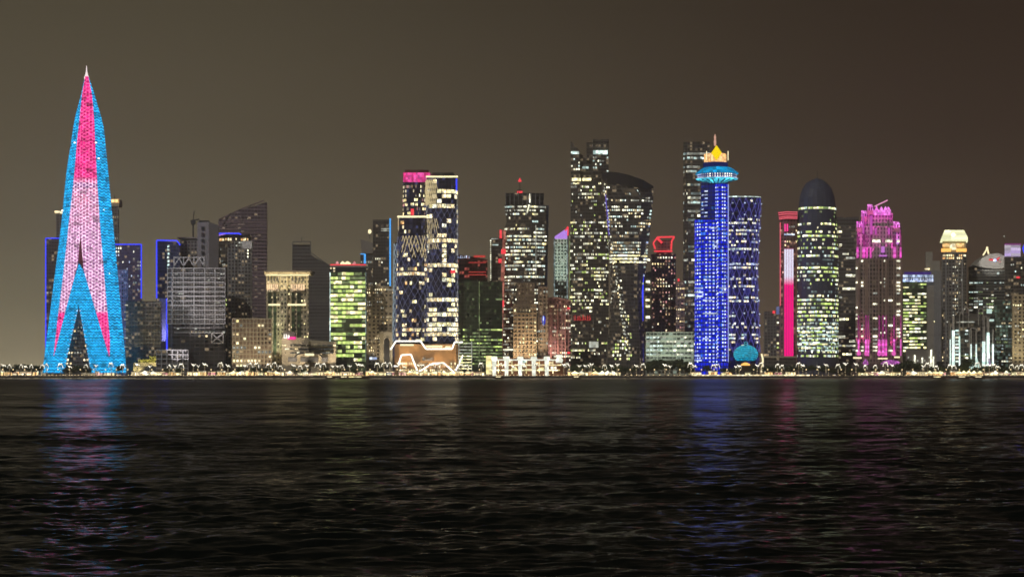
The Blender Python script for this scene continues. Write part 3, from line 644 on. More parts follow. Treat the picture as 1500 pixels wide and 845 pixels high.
b.win(sh, 416, 535, 24, [9, 10], pat(.2, .25, .04, bands=[(438, 441, .3), (478, 484, .85), (484, 500, .75), (500, 537, .85)], mats=('grndim', 'grndim', 'grndim', 'grn', 'grndim'), seed=28), w=.85, h=.45, merge=True)
b.line([(702, 412, -3.5), (702, 535, -3.5)], .7, MATS['grndim'], 'mullion'); b.line([(691, 505, -2.5), (691, 535, -2.5)], .7, MATS['whitedim'], 'mullion')
b = B('residential_tower', 'slim tower edged by a dotted white light line and topped by red lights', 'tower', 727, 2190)
sh = b.box('facade', 717.5, 741, 348, None, f_dark, 22)
for i in range(28): b.blk('edge_lamp', 718, 719.4, 352 + i * 3.0, 353.3 + i * 3.0, MATS['white'], dy=-1, D=1)
b.blk('roof_light_band', 719, 730, 349, 350.4, MATS['whitedim'], dy=-1.2, D=1); b.blk('roof_light_band', 721, 730, 358, 359.4, MATS['cool'], dy=-1.2, D=1)
b.line([(733.5, 349), (733.5, 337)], 3.0, MATS['L_red'], 'red_lantern', dy=-2, n=6); b.blk('red_sign', 730, 739, 379, 385, MATS['L_red'], dy=-2, D=1)
# ---- waisted tower with leaning red leg
b = B('office_tower', 'waisted office tower with bright window rows, rooftop ring and a red mast light', 'tower', 768, 2150)
def wst(x0, x1, d=8): return [(x0, 6), (x0 + (x1 - x0) * .25, 0), (x0 + (x1 - x0) * .65, 0), (x1, 8)]
sh = b.loft('facade', [(None, wst(736, 797)), (430, wst(738, 797)), (380, wst(737, 799)), (345, wst(736, 801)), (325, wst(742, 800)), (300, wst(739, 800))], f_dark, D=34)
fl = pat(.62, .75, .2, bands=[(300, 304.5, .85), (310, 316, .6), (316, 329, .06), (345, 349, .9), (350, 357, .85), (401, 412, .9)], mats=('white', 'white', 'yel', 'whitedim', 'cool'), seed=30)
b.win(sh, 300, 408, 20, [7, 14, 7], fl, w=.8, h=.45); b.win(sh, 408, 530, 26, [7, 12, 7], pat(0, 0, .45, mats=('whitedim', 'white', 'warmdim'), seed=31), w=.6, h=.45)
b.loft('roof_ring', [(300, wst(741, 796)), (283, wst(740, 797))], facade('ring_glass', (.06, .06, .06), (.02, .02, .02), cw=5, ch=6, dimp=.1, dims=.12), D=32)
for i in range(9): b.line([(741 + i * 6.2, 300), (741 + i * 6.2, 281 + (i % 3))], .9, plain('grey_steel', (.2, .2, .2)), 'ring_post', dy=-1)
b.line([(776, 297), (776, 284)], 1.0, MATS['white'], 'vertical_light', dy=-1.6); b.line([(772, 312), (775, 300)], 1.6, MATS['white'], 'vertical_light', dy=-1.6); b.line([(785, 330), (785, 408)], .7, MATS['whitedim'], 'vertical_light', dy=-1.6)
b.loft('roof_dome', [(283, [(756, 6), (766, 6)]), (278, [(758, 8), (764, 8)])], DK, D=14); b.blk('red_dome_light', 757.5, 765.5, 280, 284, MATS['L_red'], dy=2, D=4); b.line([(761.5, 280), (761.5, 262)], .7, DK, 'mast', dy=6); m = MB(); m.lathe([(.2, 0), (2.2, .8), (1.2, 2.6), (.2, 5)], 8, b.P(761.5, 267, 6)); m.build('mast_light', MATS['L_red'], b.root)
sh = b.loft('side_wing', [(None, [(797, 10), (801, 12)]), (400, [(797, 10), (802, 12)]), (301, [(798, 10), (804, 12)])], f_blue, D=30)
rb = plain('rose_cladding', (.45, .22, .18), .7)
b.loft('leaning_leg', [(517, [(728, -3), (736, -3)]), (337, [(737, -3), (741, -3)])], emit('leg_glow', (.55, .16, .11), .5, (.8, .3, .22), cell=(9, 9, 3), lo=.5), D=3)  # lit look of the leg put in as emission of its cladding
for y0, y1, x in ((440, 449, 733), (498, 513, 730), (365, 372, 735.5)): b.blk('red_panel', x - 1.5, x + 5.5, y0, y1, MATS['L_red'], dy=-4.5, D=1)
b.line([(737, 512), (753, 512)], 1.4, MATS['white'], 'entrance_beam', dy=-3)
flood(b, 733, 535, 12, (1, .3, .25), 40000, 430, 50)
b = B('apartment_block', 'stepped brown stone block with square windows before the waisted tower', 'building', 776, 2060)
sh = b.box('facade', 757, 783, 414, None, f_brown, 28); sh3 = b.box('lower_wing', 752, 786, 446, None, f_brown, 10, dy=-6); sh4 = b.box('side_wing', 788, 803, 420, None, f_brown, 24, dy=3)
b.grid(sh, 416, 446, 5, 5, plain('brown_trim', (.34, .25, .16)), bw=.9, fw=.9, out=.5); b.grid(sh3, 447, 540, 16, 6, plain('brown_trim', (.34, .25, .16)), bw=.9, fw=.9, out=.5)
b.win(sh3, 452, 540, 15, 8, pat(0, 0, .36, mats=('warm', 'warmdim', 'yel'), seed=33), w=.5); b.win(sh, 416, 446, 5, 5, pat(0, 0, .12, mats=('warmdim',), seed=34)); b.win(sh4, 424, 540, 20, 4, pat(0, 0, .2, mats=('warmdim', 'whitedim'), seed=35))
m = MB(); m.lathe([(.2, 0), (1.5, 1.6), (1.9, 5), (1.5, 8.4), (.2, 10)], 10, b.P(796.5, 476, 1), sy=.4); m.build('oval_sign', emit('oval_blue', (.04, .04, .8), .6), b.root); b.line([(796, 463, -1.5), (796, 477, -1.5)], 1, MATS['bluew'], 'sign_glyph'); b.line([(757, 457.5), (777, 457.5)], 1.2, DK, 'slot', dy=-7.2)
for x in (758, 768, 780, 794): flood(b, x, 543, 18, (1, .8, .5), 90000, 460, 60)
b = B('residential_tower', 'narrow pale green tower with a slanted violet lit crown', 'tower', 821, 2240)
sh = b.loft('facade', [(None, [(811, 0), (832, 0)]), (350, [(811, 0), (832, 0)])], f_pale, D=22); b.loft('slanted_crown', [(349.5, [(812, 1), (831, 1)]), (347, [(813, 1, 346), (831, 1, 334)])], MATS['L_violet'], D=20); b.line([(828, 338), (832, 332), (832, 345)], 1.6, MATS['L_red'], 'red_edge', dy=-1)
b.win(sh, 353, 440, 20, 6, pat(0, 0, .3, mats=('cool', 'whitedim', 'cooldim'), seed=36), w=.4, h=.4); b.line([(812, 349), (812, 440)], 1.2, MATS['cooldim'], 'edge_strip'); b.line([(831, 350), (831, 440)], 1.2, MATS['cooldim'], 'edge_strip')
flood(b, 821, 430, 25, (.8, 1, .85), 220000, 372, 60)
b = B('apartment_block', 'rose tinted block with white lit stair shafts under a flat overhanging roof', 'building', 818, 2090)
sh = b.loft('facade', [(None, [(803, 3), (815, 0), (836, 4)]), (441, [(803, 3, 437), (815, 0, 437), (836, 4, 442)])], f_rose, D=28); b.line([(801, 437, -1), (815, 436, -2.5), (837, 441, 1)], 1.6, plain('rose_trim', (.35, .2, .17)), 'roof_edge')
b.win(sh, 446, 535, 17, [6, 8], pat(0, 0, .4, mats=('white', 'pinkw', 'warm', 'warmdim'), seed=37), w=.4, h=.5)
for x in (807, 817, 828): b.line([(x, 446, -2), (x, 538, -2)], 1.0, rb, 'pilaster')
for y in (450, 515): b.blk('red_beacon', 831, 835, y, y + 3, MATS['L_red'], dy=-1, D=1)
for x in (806, 822): flood(b, x, 543, 16, (1, .7, .6), 70000, 480, 60)
# ---- tall dark twin-crowned tower
b = B('office_tower', 'tallest dark tower with a torn open crown between two uneven prongs', 'tower', 863, 2180)
sh = b.loft('shaft', [(None, [(834, 3), (852, 0), (870, 0), (892, 4)]), (262, [(836, 3), (852, 0), (870, 0), (891, 4)])], f_dark, D=36)
shl = b.loft('pointed_prong', [(262, [(836, 3), (850, 1)]), (222, [(835.5, 3, 206), (850, 1, 222)])], f_dark, D=28); shr = b.loft('square_prong', [(262, [(868, 1), (891.5, 4)]), (204, [(868, 1), (892, 4)])], f_dark, D=34)
b.loft('crown_link', [(262, [(850, 8), (868, 8)]), (232, [(850, 8, 226), (868, 8, 234)])], f_dark, D=24); b.loft('prong_shoulder', [(235, [(859, 4), (868, 4)]), (209, [(859, 4), (868, 4)])], f_dark, D=20)
b.blk('lit_penthouse', 869, 890, 220.5, 226, MATS['cool'], dy=-.2, D=1.2); b.blk('lit_penthouse', 836.5, 848, 222, 225.5, MATS['cool'], dy=.6, D=1.2); b.blk('lit_lobby', 838, 851, 261, 265, MATS['yel'], dy=-.6, D=1.4); b.blk('lit_lobby', 853.5, 866, 261, 265, MATS['yel'], dy=-.8, D=1.4); b.blk('lit_penthouse', 853, 862, 244, 247, MATS['cool'], dy=7, D=1)
b.win(shl, 226, 260, 7, 4, pat(0, 0, .45, mats=('cool', 'white'), seed=38)); b.win(shr, 228, 258, 6, 7, pat(0, 0, .4, mats=('cool', 'whitedim', 'white'), seed=39))
b.win(sh, 266, 526, 50, [9, 8, 10], pat(.5, .6, .22, bands=[(303, 322, .12), (394, 400, .8), (455, 470, .05), (470, 500, .15)], mats=('white', 'white', 'yel', 'whitedim', 'grn'), seed=40), w=.62, h=.5)
b.glyphs(841, 866, 461, 469, emit('sign_red', (1, .08, .08), .55), k=7, seed=12, dy=-1.5)
b.blk('lit_lobby', 863, 877, 500, 509, MATS['whitedim'], dy=-.6, D=1.2); b.line([(834.5, 345), (834.5, 530)], .6, MATS['grndim'], 'edge_strip', dy=1)
# ---- twisting tower
b = B('twisted_tower', 'dark hourglass tower twisting under a sloped curved roof, with a glittering corner seam', 'tower', 918, 2110)
def tw(a, c, d): return [(a, 6), (c, 0), (d - (d - c) * .25, 2), (d, 14)]
sh = b.loft('facade', [(None, tw(889, 916, 945)), (500, tw(890, 918, 944)), (430, tw(895, 906, 943)), (380, tw(893, 899, 948)), (330, tw(889, 892, 953)), (290, tw(884, 888, 957)), (275, [(881, 6, 258), (888, 0, 262), (925, 1, 268), (957, 14, 275)])], f_dark, D=44)
b.loft('curved_roof_rim', [(270, [(881, 5, 262), (889, -.6, 268), (904, -.6, 270), (922, -.3, 273), (942, 3, 276), (957.5, 13, 276)]), (254, [(881, 5, 253.5), (889, -.6, 251.5), (904, -.6, 252.5), (922, -.3, 256.5), (942, 3, 263.5), (957.5, 13, 273)])], plain('charcoal', (.03, .028, .03), .4), D=44)
b.win(sh, 272, 372, 21, [5, 16, 4], pat(.5, .55, .18, bands=[(305, 310, .9), (312, 326, .3), (352, 358, .85), (360, 372, .95)], mats=('white', 'warm', 'whitedim', 'cool', 'white', 'warmdim'), seed=41), w=.66, h=.5)
b.win(sh, 372, 386, 3, [3, 9, 2], pat(0, 0, .9, mats=('white', 'yel'), seed=42), w=.9, h=.5, merge=True)
b.win(sh, 388, 460, 14, [5, 8, 3], lambda py, r, c, e: ('white' if R.random() < .5 else 'whitedim') if (e == 0 and R.random() < .6) or (e == 1 and c < 2 and R.random() < .4) else None, w=.6, h=.5)
b.win(sh, 460, 528, 13, [8, 7, 3], lambda py, r, c, e: R.choice(('white', 'yel', 'grn', 'whitedim')) if (e == 0 and c > 1 and R.random() < .62) or (e == 1 and c < 3 and R.random() < .5) else None, w=.66, h=.55)
for i in range(46):
    y = 270 + i * 5.5; x = float(np.interp(y, [262, 330, 380, 430, 500, 530], [885, 891, 898, 907, 917, 917])) + R.uniform(-1.6, 1.6)
    m = MB(); p = b.P(x, y, -1.4); m.box((p[0] - .7, -1.6, p[2] - .9), (p[0] + .7, -1.0, p[2] + .9)); m.build('seam_lamp', MATS[R.choice(('bluedot', 'violet_dot' if 'violet_dot' in MATS else 'bluedot')) if 290 < y < 345 else R.choice(('white', 'warm', 'whitedim'))], b.root)
b.line([(887, 285, -1.2), (892, 345, -1.2)], .9, emit('deep_violet', (.22, .12, .9), .5), 'seam_strip')
for i in range(9): b.blk('corner_lamp', 951 - i * 1.3, 953.3 - i * 1.3, 318 + i * 12, 320.5 + i * 12, MATS['bluew' if i % 2 else 'cool'], dy=9, D=2)
b.line([(942, 395, 11), (941, 470, 11)], 1.6, MATS['L_blue'], 'corner_strip'); b.line([(940, 470, 11), (942, 530, 11)], 1.6, emit('dim_blue', (.05, .06, .7), .35), 'corner_strip')
# ---- red crowned tower and low white block
b = B('office_tower', 'rose brown tower with a red neon crown shaped like an open frame', 'tower', 972, 2230)
sh = b.box('facade', 954, 990, 372, None, f_rose, 28); b.box('roof_drum', 962, 983, 352, 372, f_rose, 18, dy=3)
b.line([(960, 365), (957, 356), (963, 347.5), (988, 347), (984, 353), (983, 366)], 1.8, MATS['L_red'], 'neon_crown'); b.line([(958, 368), (985, 368)], 1.6, MATS['L_red'], 'neon_crown'); b.line([(962, 348), (970, 356)], 2.5, MATS['L_red'], 'neon_crown')
b.win(sh, 375, 486, 24, 9, pat(0, 0, .3, bands=[(378, 384, .02), (385, 396, .5)], mats=('warm', 'white', 'pinkw', 'warmdim', 'whitedim'), seed=43), w=.42, h=.5)
for y, k in ((379, 'white'), (411, 'white'), (422, 'white'), (438, 'yel'), (447, 'yel'), (463, 'white')): b.blk('corner_window', 946, 952, y, y + 3, MATS[k], dy=-1, D=2)
b.box('corner_wing', 944, 956, 398, None, f_dark, 20, dy=2)
b = B('residential_tower', 'slender brown tower with tiny red roof beacon between the rose and blue towers', 'tower', 996, 2180)
sh = b.box('facade', 990, 1003, 412, None, f_brown, 20); b.win(sh, 416, 486, 16, 5, pat(0, 0, .3, mats=('warmdim', 'warm', 'pinkw'), seed=44), w=.4); b.line([(994, 412), (994, 408)], 2, MATS['L_red'], 'roof_beacon')
b = B('office_block', 'low pale block with four bright window rows behind the broad dark trees', 'building', 980, 2050)
sh = b.box('facade', 946, 1016, 486, None, facade('mint_wall', (.42, .45, .38), (.03, .04, .04), cw=4, ch=5, mh=.55, dim=(.7, .9, .7), dimp=.3, dims=.2), 28)
b.win(sh, 491, 522, 5, 14, pat(0, 0, .72, mats=('cool', 'white', 'cool', 'whitedim'), seed=45), w=.75, h=.4); flood(b, 965, 530, 30, (.85, 1, .8), 30000, 492, 90); flood(b, 1000, 530, 30, (.85, 1, .8), 30000, 492, 90)
# ---- tower behind the blue one
b = B('office_tower', 'tall charcoal tower with irregular lit floors standing behind the blue tower', 'tower', 1022, 2350)
sh = b.loft('facade', [(None, [(998, 6), (1006, 0), (1040, 0)]), (380, [(1001, 6), (1008, 0), (1040, 0)]), (208, [(1001, 6), (1006, 0), (1040, 0)])], f_dark, D=32)
b.win(sh, 222, 520, 46, [3, 7], pat(.28, .75, .12, bands=[(208, 221, 0), (222, 232, .9), (240, 252, .6), (252, 262, .1)], mats=('white', 'cool', 'whitedim', 'cooldim'), seed=46), w=.85, h=.5, merge=True)
# ---- blue tower with disc
b = B('observation_tower', 'cobalt blue lit round tower with a cyan disc and golden crown near its top', 'tower', 1052, 2060)
blu = facade('cobalt_skin', (.0, .02, .25), (.0, .01, .2), cw=3.3, ch=4.6, mw=.25, mh=.3, glow=((.0, .015, .9), .8), dim=(.02, .16, 1), dimp=.08, dims=.5)
blud = facade('deep_blue_skin', (.0, .01, .12), (.0, .01, .1), cw=3.3, ch=4.6, mw=.3, mh=.4, glow=((.0, .02, .8), .2), dim=(.05, .3, 1), dimp=.1, dims=.4)
sh = b.loft('lower_shaft', [(None, arc(1018, 1067, 14, 17)), (322, arc(1018, 1067, 14, 17))], blu, D=44)
b.blk('setback_roof', 1020, 1048, 319.5, 321.8, DK, dy=6, D=22)
sh2 = b.loft('upper_shaft', [(322, arc(1026, 1060, 8, 12, dy=10)), (268, arc(1027, 1061, 8, 12, dy=10))], blud, D=42)
sh3 = b.loft('lift_shaft', [(None, arc(1047, 1067, 8, 8, dy=-1)), (268, arc(1047, 1066, 8, 8, dy=-1))], blu, D=20)
b.win(sh3, 272, 530, 50, 1, lambda py, r, c, e: 'bluedot' if e in (1, 2, 4, 5) and R.random() < .9 else None, w=.5, h=.42, cap=100)
b.win(sh, 325, 532, 40, 1, lambda py, r, c, e: ('bluedot' if R.random() < .85 else None) if e in (2, 3, 5, 6, 7, 8) else ('bluew' if R.random() < .3 else None), w=.46, h=.40, cap=100)
for y, x0, x1 in ((334, 1040, 1050), (355, 1046, 1052), (361, 1044, 1052), (422, 1018, 1030), (428, 1018, 1030), (434, 1018, 1030), (422, 1054, 1064), (428, 1054, 1064), (410, 1031, 1040), (440, 1030, 1043), (459, 1030, 1052), (528, 1018, 1028), (521, 1018, 1026), (496, 1030, 1038)): b.blk('lit_floor_strip', x0, x1, y - 1.2, y + .8, MATS['bluew'], dy=-1.8, D=6)
b.win(sh2, 276, 318, 8, 1, lambda py, r, c, e: 'bluew' if e in (1, 2) and R.random() < .6 else None, w=.8, h=.35)
b.line([(1066.8, 270, 5), (1066.8, 530, 5)], .9, emit('pale_blue_strip', (.4, .5, 1), .8), 'edge_strip')
b.line([(1018.5, 322, 16), (1018.5, 530, 16)], .7, MATS['L_blue'], 'edge_strip')
pm = 2060 / F
def lat(part, prof, mat, cx=1053, n=40, cy=20):
    m = MB(); p = b.P(cx, 0, 0); m.lathe([(r * pm, WZ(y, 2060) - LAND) for r, y in prof], n, (p[0], cy, 0)); return m.build(part, mat, b.root)
cyl = emit('cyan_panels', (.05, .6, .9), 1.2, (.1, .8, .95), cell=(5, 5, 40), lo=.5, sample=True); cyd = emit('cyan_roof', (.0, .3, .65), .9, (.0, .4, .8), cell=(4, 4, 40), lo=.5)  # floodlighting of the disc put in as emission on its surfaces
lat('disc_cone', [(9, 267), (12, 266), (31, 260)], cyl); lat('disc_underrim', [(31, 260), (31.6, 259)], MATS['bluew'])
lat('disc_window_band', [(28.5, 259), (28.5, 252.5)], facade('disc_glass', (.0, .02, .4), (.0, .01, .3), cw=3, ch=3, glow=((.0, .04, 1), .5), dimp=.1)); lat('disc_roof', [(31.5, 252.5), (31.5, 251), (22, 244), (19, 243)], cyd)
for i in range(24):
    a = math.pi * (1 + (i + .5) / 24); p = b.P(1053, 255.8, 0)
    for y in (254.2, 257.4):
        z = WZ(y, 2060) - LAND; x = p[0] + 28.7 * pm * math.cos(a); yy = 20 + 28.7 * pm * math.sin(a); m = MB(); m.box((x - .45, yy - .4, z - .6), (x + .45, yy + .2, z + .6)); m.build('disc_window', MATS['white' if 6 < i < 18 else 'bluew'], b.root)
for i in range(9):
    a = math.pi * (1 + (i + .5) / 9); p = b.P(1053, 0, 0); m = MB()
    m.bar((p[0] + 13 * pm * math.cos(a), 20 + 13 * pm * math.sin(a) - .4, WZ(265.8, 2060) - LAND), (p[0] + 27 * pm * math.cos(a), 20 + 27 * pm * math.sin(a) - .6, WZ(261.6, 2060) - LAND), 1.0); m.build('cone_rib', plain('navy_rib', (.01, .03, .08)), b.root)
lat('neck_drum', [(18, 243), (18.5, 236)], emit('navy_glow', (.01, .03, .3), .25), cx=1051)
gold = emit('gold_panels', (1, .45, .12), 1.1, (1, .66, .32), cell=(2.2, 2.2, 2.2), lo=.6, sample=True)
lat('gold_crown', [(15.5, 236.5), (16.5, 234), (16.5, 223), (15.5, 222.8)], gold, cx=1050.5)
for x in (1035, 1066.5): b.line([(x, 235, 6), (x, 221.5, 6)], .8, MATS['L_cream'], 'crown_post')
m = MB(); c = b.P(1050.5, 223, 0); m.prism([(c[0], c[2] - 8), (c[0] + 5.5, c[2]), (c[0], c[2] + 8), (c[0] - 5.5, c[2])], 5.5, 7); m.build('gold_diamond', MATS['L_yellow'], b.root)
lat('crown_cone', [(8, 222.8), (5, 217), (1.6, 211)], plain('dark_red_metal', (.13, .03, .03), .6), cx=1050.5, n=12)
lat('spire', [(1.2, 212), (2.0, 205), (1.4, 201), (1.7, 198), (.3, 193)], emit('spire_rose', (1, .55, .4), .6), cx=1050.3, n=8)
# ---- lattice hourglass tower
b = B('lattice_tower', 'violet lattice hourglass tower with cream lit floors beside the cobalt tower', 'tower', 1090, 2140)
sh = b.loft('shaft', [(None, arc(1058, 1113, 10, 18)), (480, arc(1060, 1112, 10, 18)), (400, arc(1062, 1109, 10, 18)), (340, arc(1060, 1112, 10, 18)), (289, arc(1058, 1115, 10, 18))], facade('violet_glass', (.05, .05, .16), (.03, .03, .13), cw=4, ch=4, mw=.1, mh=.2, dim=(.12, .12, 1), dimp=.35, dims=.08), D=44)
vl = emit('violet_lattice', (.26, .24, 1), .3); diagrid(b, sh, 290, 516, 20, 9, vl, w=.5, seed=8)
b.win(sh, 291, 520, 42, 2, pat(0, 0, .07, bands=[(317, 325, .3), (325, 331, .65), (334, 344, .7), (352, 357, .6), (360, 365, .9), (386, 393, .8), (407, 413, .55), (418, 420, .5), (434, 446, .65), (470, 482, .45), (490, 496, .6)], mats=('white', 'white', 'cool', 'warm', 'bluew'), seed=47), w=.85, h=.5)
b.line([(1060, 288.5, 14), (1074, 288, 2), (1088, 288, -1), (1100, 288, 2), (1114, 289, 14)], 1.0, MATS['cool'], 'crown_light')
r_ = random.Random(5)
for i in range(60):
    y = 295 + (i // 5) * 18 + r_.random() * 3; e = 1 + (i % 5) * 2; p, nn = b.at(sh, min(9, e), .5, WZ(y, b.Y) - b.z); p = p + nn * 1.3; m = MB(); m.box((p[0] - .7, p[1] - .5, p[2] - .7), (p[0] + .7, p[1] + .1, p[2] + .7)); m.build('node_lamp', MATS['bluew'], b.root)
b = B('dome', 'teal glowing scalloped dome resting on the promenade before the violet lattice tower', 'dome', 1094, 2020)
m = MB(); c = b.P(1094, 530, 0); prof = [(12.6 * math.cos(a), 9.5 * math.sin(a)) for a in np.linspace(-.75, 1.5, 14)]
m.lathe(prof, 28, (c[0], 10, c[2] + 8)); m.build('shell', emit('teal_dim', (.0, .22, .42), .9, (.0, .4, .6), cell=(1.5, 30, .9), lo=.35, sample=True), b.root, smooth=False)
for k in range(8):
    m = MB(); z = k * 2.2 - 4; pts = []
    for i in range(17):
        a = math.pi * (1 + i / 16); zz = z + 2.6 * math.sin(i / 16 * math.pi) - 1; rr = 12.7 * math.sqrt(max(.02, 1 - min(.98, (zz / 9.6) ** 2))); pts.append((c[0] + rr * math.cos(a), 10 + rr * math.sin(a) - .1, c[2] + 8 + zz))
    for p, q in zip(pts, pts[1:]): m.bar(p, q, .35)
    m.build('light_rib', emit('teal_bright', (.1, .65, .8), 1.0), b.root)
b.loft('plinth', [(None, [(1078, 4), (1108, 4)]), (533, [(1080, 4), (1106, 4)])], DK, D=18); m = MB(); m.lathe([(5, 0), (4.2, 1.6), (1, 3)], 12, b.P(1092, 535, 1), sy=.5); m.build('entrance_glow', MATS['L_amber'], b.root)
b = B('obelisk', 'slender curved white horn lit from below beside the teal dome', 'sculpture', 1116, 2020)
b.line([(1115, 545), (1117, 535), (1117.5, 526), (1115.5, 518)], 1.8, MATS['L_cream'], 'horn', dy=0, n=6)
b = B('office_block', 'low dark pavilion with a pale roof edge between the dome and the pink striped tower', 'building', 1142, 2035)
b.box('body', 1120, 1166, 524, None, f_dark, 24); b.blk('roof_edge', 1118, 1168, 521.5, 524, plain('sand_render', (.46, .4, .3)), dy=-2, D=28); b.blk('lit_sign_box', 1118, 1126, 518.5, 521.3, MATS['warmdim'], dy=0, D=2)
b = B('residential_tower', 'faint grey tower with a red beacon left of the pink striped tower'.replace(' left of', ' next to'), 'tower', 1129, 2400)
sh = b.box('facade', 1119, 1137, 456, None, f_grey, 20); b.line([(1133.5, 459), (1133.5, 455)], 3, MATS['L_red'], 'roof_beacon'); b.win(sh, 462, 515, 10, 5, pat(0, 0, .08, mats=('whitedim',), seed=48))
b = B('apartment_block', 'small dark block with pale blue roof lantern below the pink striped tower', 'building', 1143, 2120)
sh = b.box('facade', 1137, 1151, 461, None, f_dark, 18); b.blk('roof_lantern', 1138.5, 1149, 449, 460, emit('slate_glow', (.3, .35, .75), .35), dy=1, D=8); b.win(sh, 463, 512, 8, 3, pat(0, 0, .65, mats=('white', 'yel', 'grn'), seed=49), w=.6, h=.45)
m = MB(); p = b.P(1146, 514, -3); m.prism([(p[0] - 3.6, p[2]), (p[0] + 3.6, p[2] - 1), (p[0] + 2.5, p[2] + 4)], -4, -2); m.build('violet_sail', MATS['L_violet'], b.root)
# ---- pink striped tower
b = B('striped_tower', 'slim tower with a pink neon cornice and a tall white to magenta light column', 'tower', 1156, 2100)
sh = b.loft('facade', [(None, [(1142, 4), (1152, 0), (1168, 3)]), (322, [(1142, 4), (1152, 0), (1168, 3)])], f_rose, D=26)
pk2 = emit('rose_neon', (1, .16, .22), .75)
for k, (dx, y) in enumerate(((2.2, 311), (1.4, 314), (.8, 317.5), (.5, 320))): b.line([(1142 - dx, y + 1, 3), (1152, y - .5, -2), (1168, y, 2)], 1.1, pk2, 'neon_cornice')
b.loft('cornice_core', [(322, [(1141.5, 4), (1152, -1), (1168, 2)]), (310, [(1140, 4), (1152, -1), (1168, 2)])], plain('crimson', (.3, .04, .06)), D=27)
b.line([(1143, 326, 2.5), (1143, 448, 2.5)], 1.0, pk2, 'edge_strip')
for x in (1150, 1153.5): b.line([(x, 328, -1), (x, 339, -1)], 1.3, MATS['L_pink'], 'neon_bar')
b.blk('sign_panel', 1149, 1164, 342.5, 344.5, MATS['bluew'], dy=-1.6, D=.6)
b.win(sh, 324, 362, 7, [3, 5], pat(0, 0, .28, mats=('whitedim', 'pinkw', 'warm'), seed=50), w=.5); b.win(sh, 362, 450, 18, [3, 0], pat(0, 0, .2, mats=('pinkw',), seed=51), w=.5)
m_, nt, out = newmat('column_led'); g = N(nt, 'ShaderNodeNewGeometry'); sx = N(nt, 'ShaderNodeSeparateXYZ'); nt.links.new(g.outputs[0], sx.inputs[0]); mr = N(nt, 'ShaderNodeMapRange'); nt.links.new(sx.outputs[2], mr.inputs[0]); mr.inputs[1].default_value = WZ(418, 2100); mr.inputs[2].default_value = WZ(405, 2100)
e = N(nt, 'ShaderNodeEmission'); nt.links.new(mixc(nt, mr.outputs[0], (1, .0, .22), (.85, .82, 1)), e.inputs[0]); e.inputs[1].default_value = .95; nt.links.new(e.outputs[0], out.inputs[0]); MATS['column_led'] = m_
for i, x in enumerate((1150.3, 1153.8, 1157.3, 1160.8)): b.line([(x, 365, -3.5), (x, 525, -3.5)], 1.9, m_, 'light_column')
b.blk('column_backing', 1149, 1162.5, 364, 526, emit('magenta_backing', (.6, .1, .3), .5), dy=-2.4, D=1.5)
# ---- bullet tower
b = B('bullet_tower', 'round domed tower with a dark lattice skin and banded yellow green lit floors', 'tower', 1197, 2090)
def bl(x0, x1, n=12): return arc(x0, x1, n, 24)
secs = [(None, bl(1165, 1228)), (420, bl(1165, 1228)), (380, bl(1165.5, 1228)), (330, bl(1167.5, 1226)), (303, bl(1169.5, 1224.5)), (288, bl(1171.5, 1222.5)), (276, bl(1175.5, 1218.5)), (268, bl(1181, 1212)), (263.5, bl(1189, 1205)), (261.5, bl(1195, 1199))]
bz = [(py, poly + [(1197 + (poly[-1][0] - 1197) * math.cos(math.pi * k / 8), 24 + 24 * math.sin(math.pi * k / 8)) for k in range(1, 8)]) for py, poly in secs]
for i, (py, poly) in enumerate(bz):
    k = (poly[12][0] - poly[0][0]) / 63.0; bz[i] = (py, [(x, 24 + (d - 24) * k) for x, d in poly])
sh = b.loft('shell', bz, facade('steel_lattice_skin', (.11, .12, .18), (.05, .06, .10), cw=1.8, ch=1.8, mw=.3, mh=.3, dimp=.02, dims=.03), closed=13, smooth=False)
b.win(sh, 301, 524, 38, 4, pat(.5, .7, .15, bands=[(301, 307, .97), (307, 325, .12, 'grndim'), (325, 331, .6), (337, 343, .4), (343, 350, .9), (350, 362, .25), (372, 378, .75), (378, 388, .35, 'cooldim'), (388, 402, .75), (402, 414, .5, ), (416, 432, .2, 'cooldim'), (432, 437, .35), (437, 443, .85), (448, 456, .85), (456, 463, .8), (463, 478, .6), (478, 487, .85), (487, 512, .85, None), (512, 524, .5)], mats=('yel', 'grn', 'grndim', 'white', 'grn', 'cool'), seed=52), w=1.0, h=.5, cap=100)
b.win(sh, 470, 516, 8, 4, pat(0, 0, .8, mats=('cool', 'cooldim'), seed=53), w=.9, h=.4, off=.3)
b.line([(1197, 262, 24), (1197, 252, 24)], .6, DK, 'mast')
b = B('office_tower', 'shadowy tower between the domed tower and the magenta stone tower', 'tower', 1241, 2280)
sh = b.box('facade', 1224, 1258, 318, None, f_dark, 30); b.grid(sh, 320, 510, 34, 0, plain('charcoal_trim', (.2, .19, .19)), bw=.9, out=.5, part='floor_edge')
b.win(sh, 330, 522, 30, 7, pat(0, 0, .16, bands=[(367, 372, .6), (400, 404, .7), (422, 426, .8), (502, 507, .95)], mats=('white', 'yel', 'whitedim', 'white'), seed=54), w=.8, h=.5, merge=True)
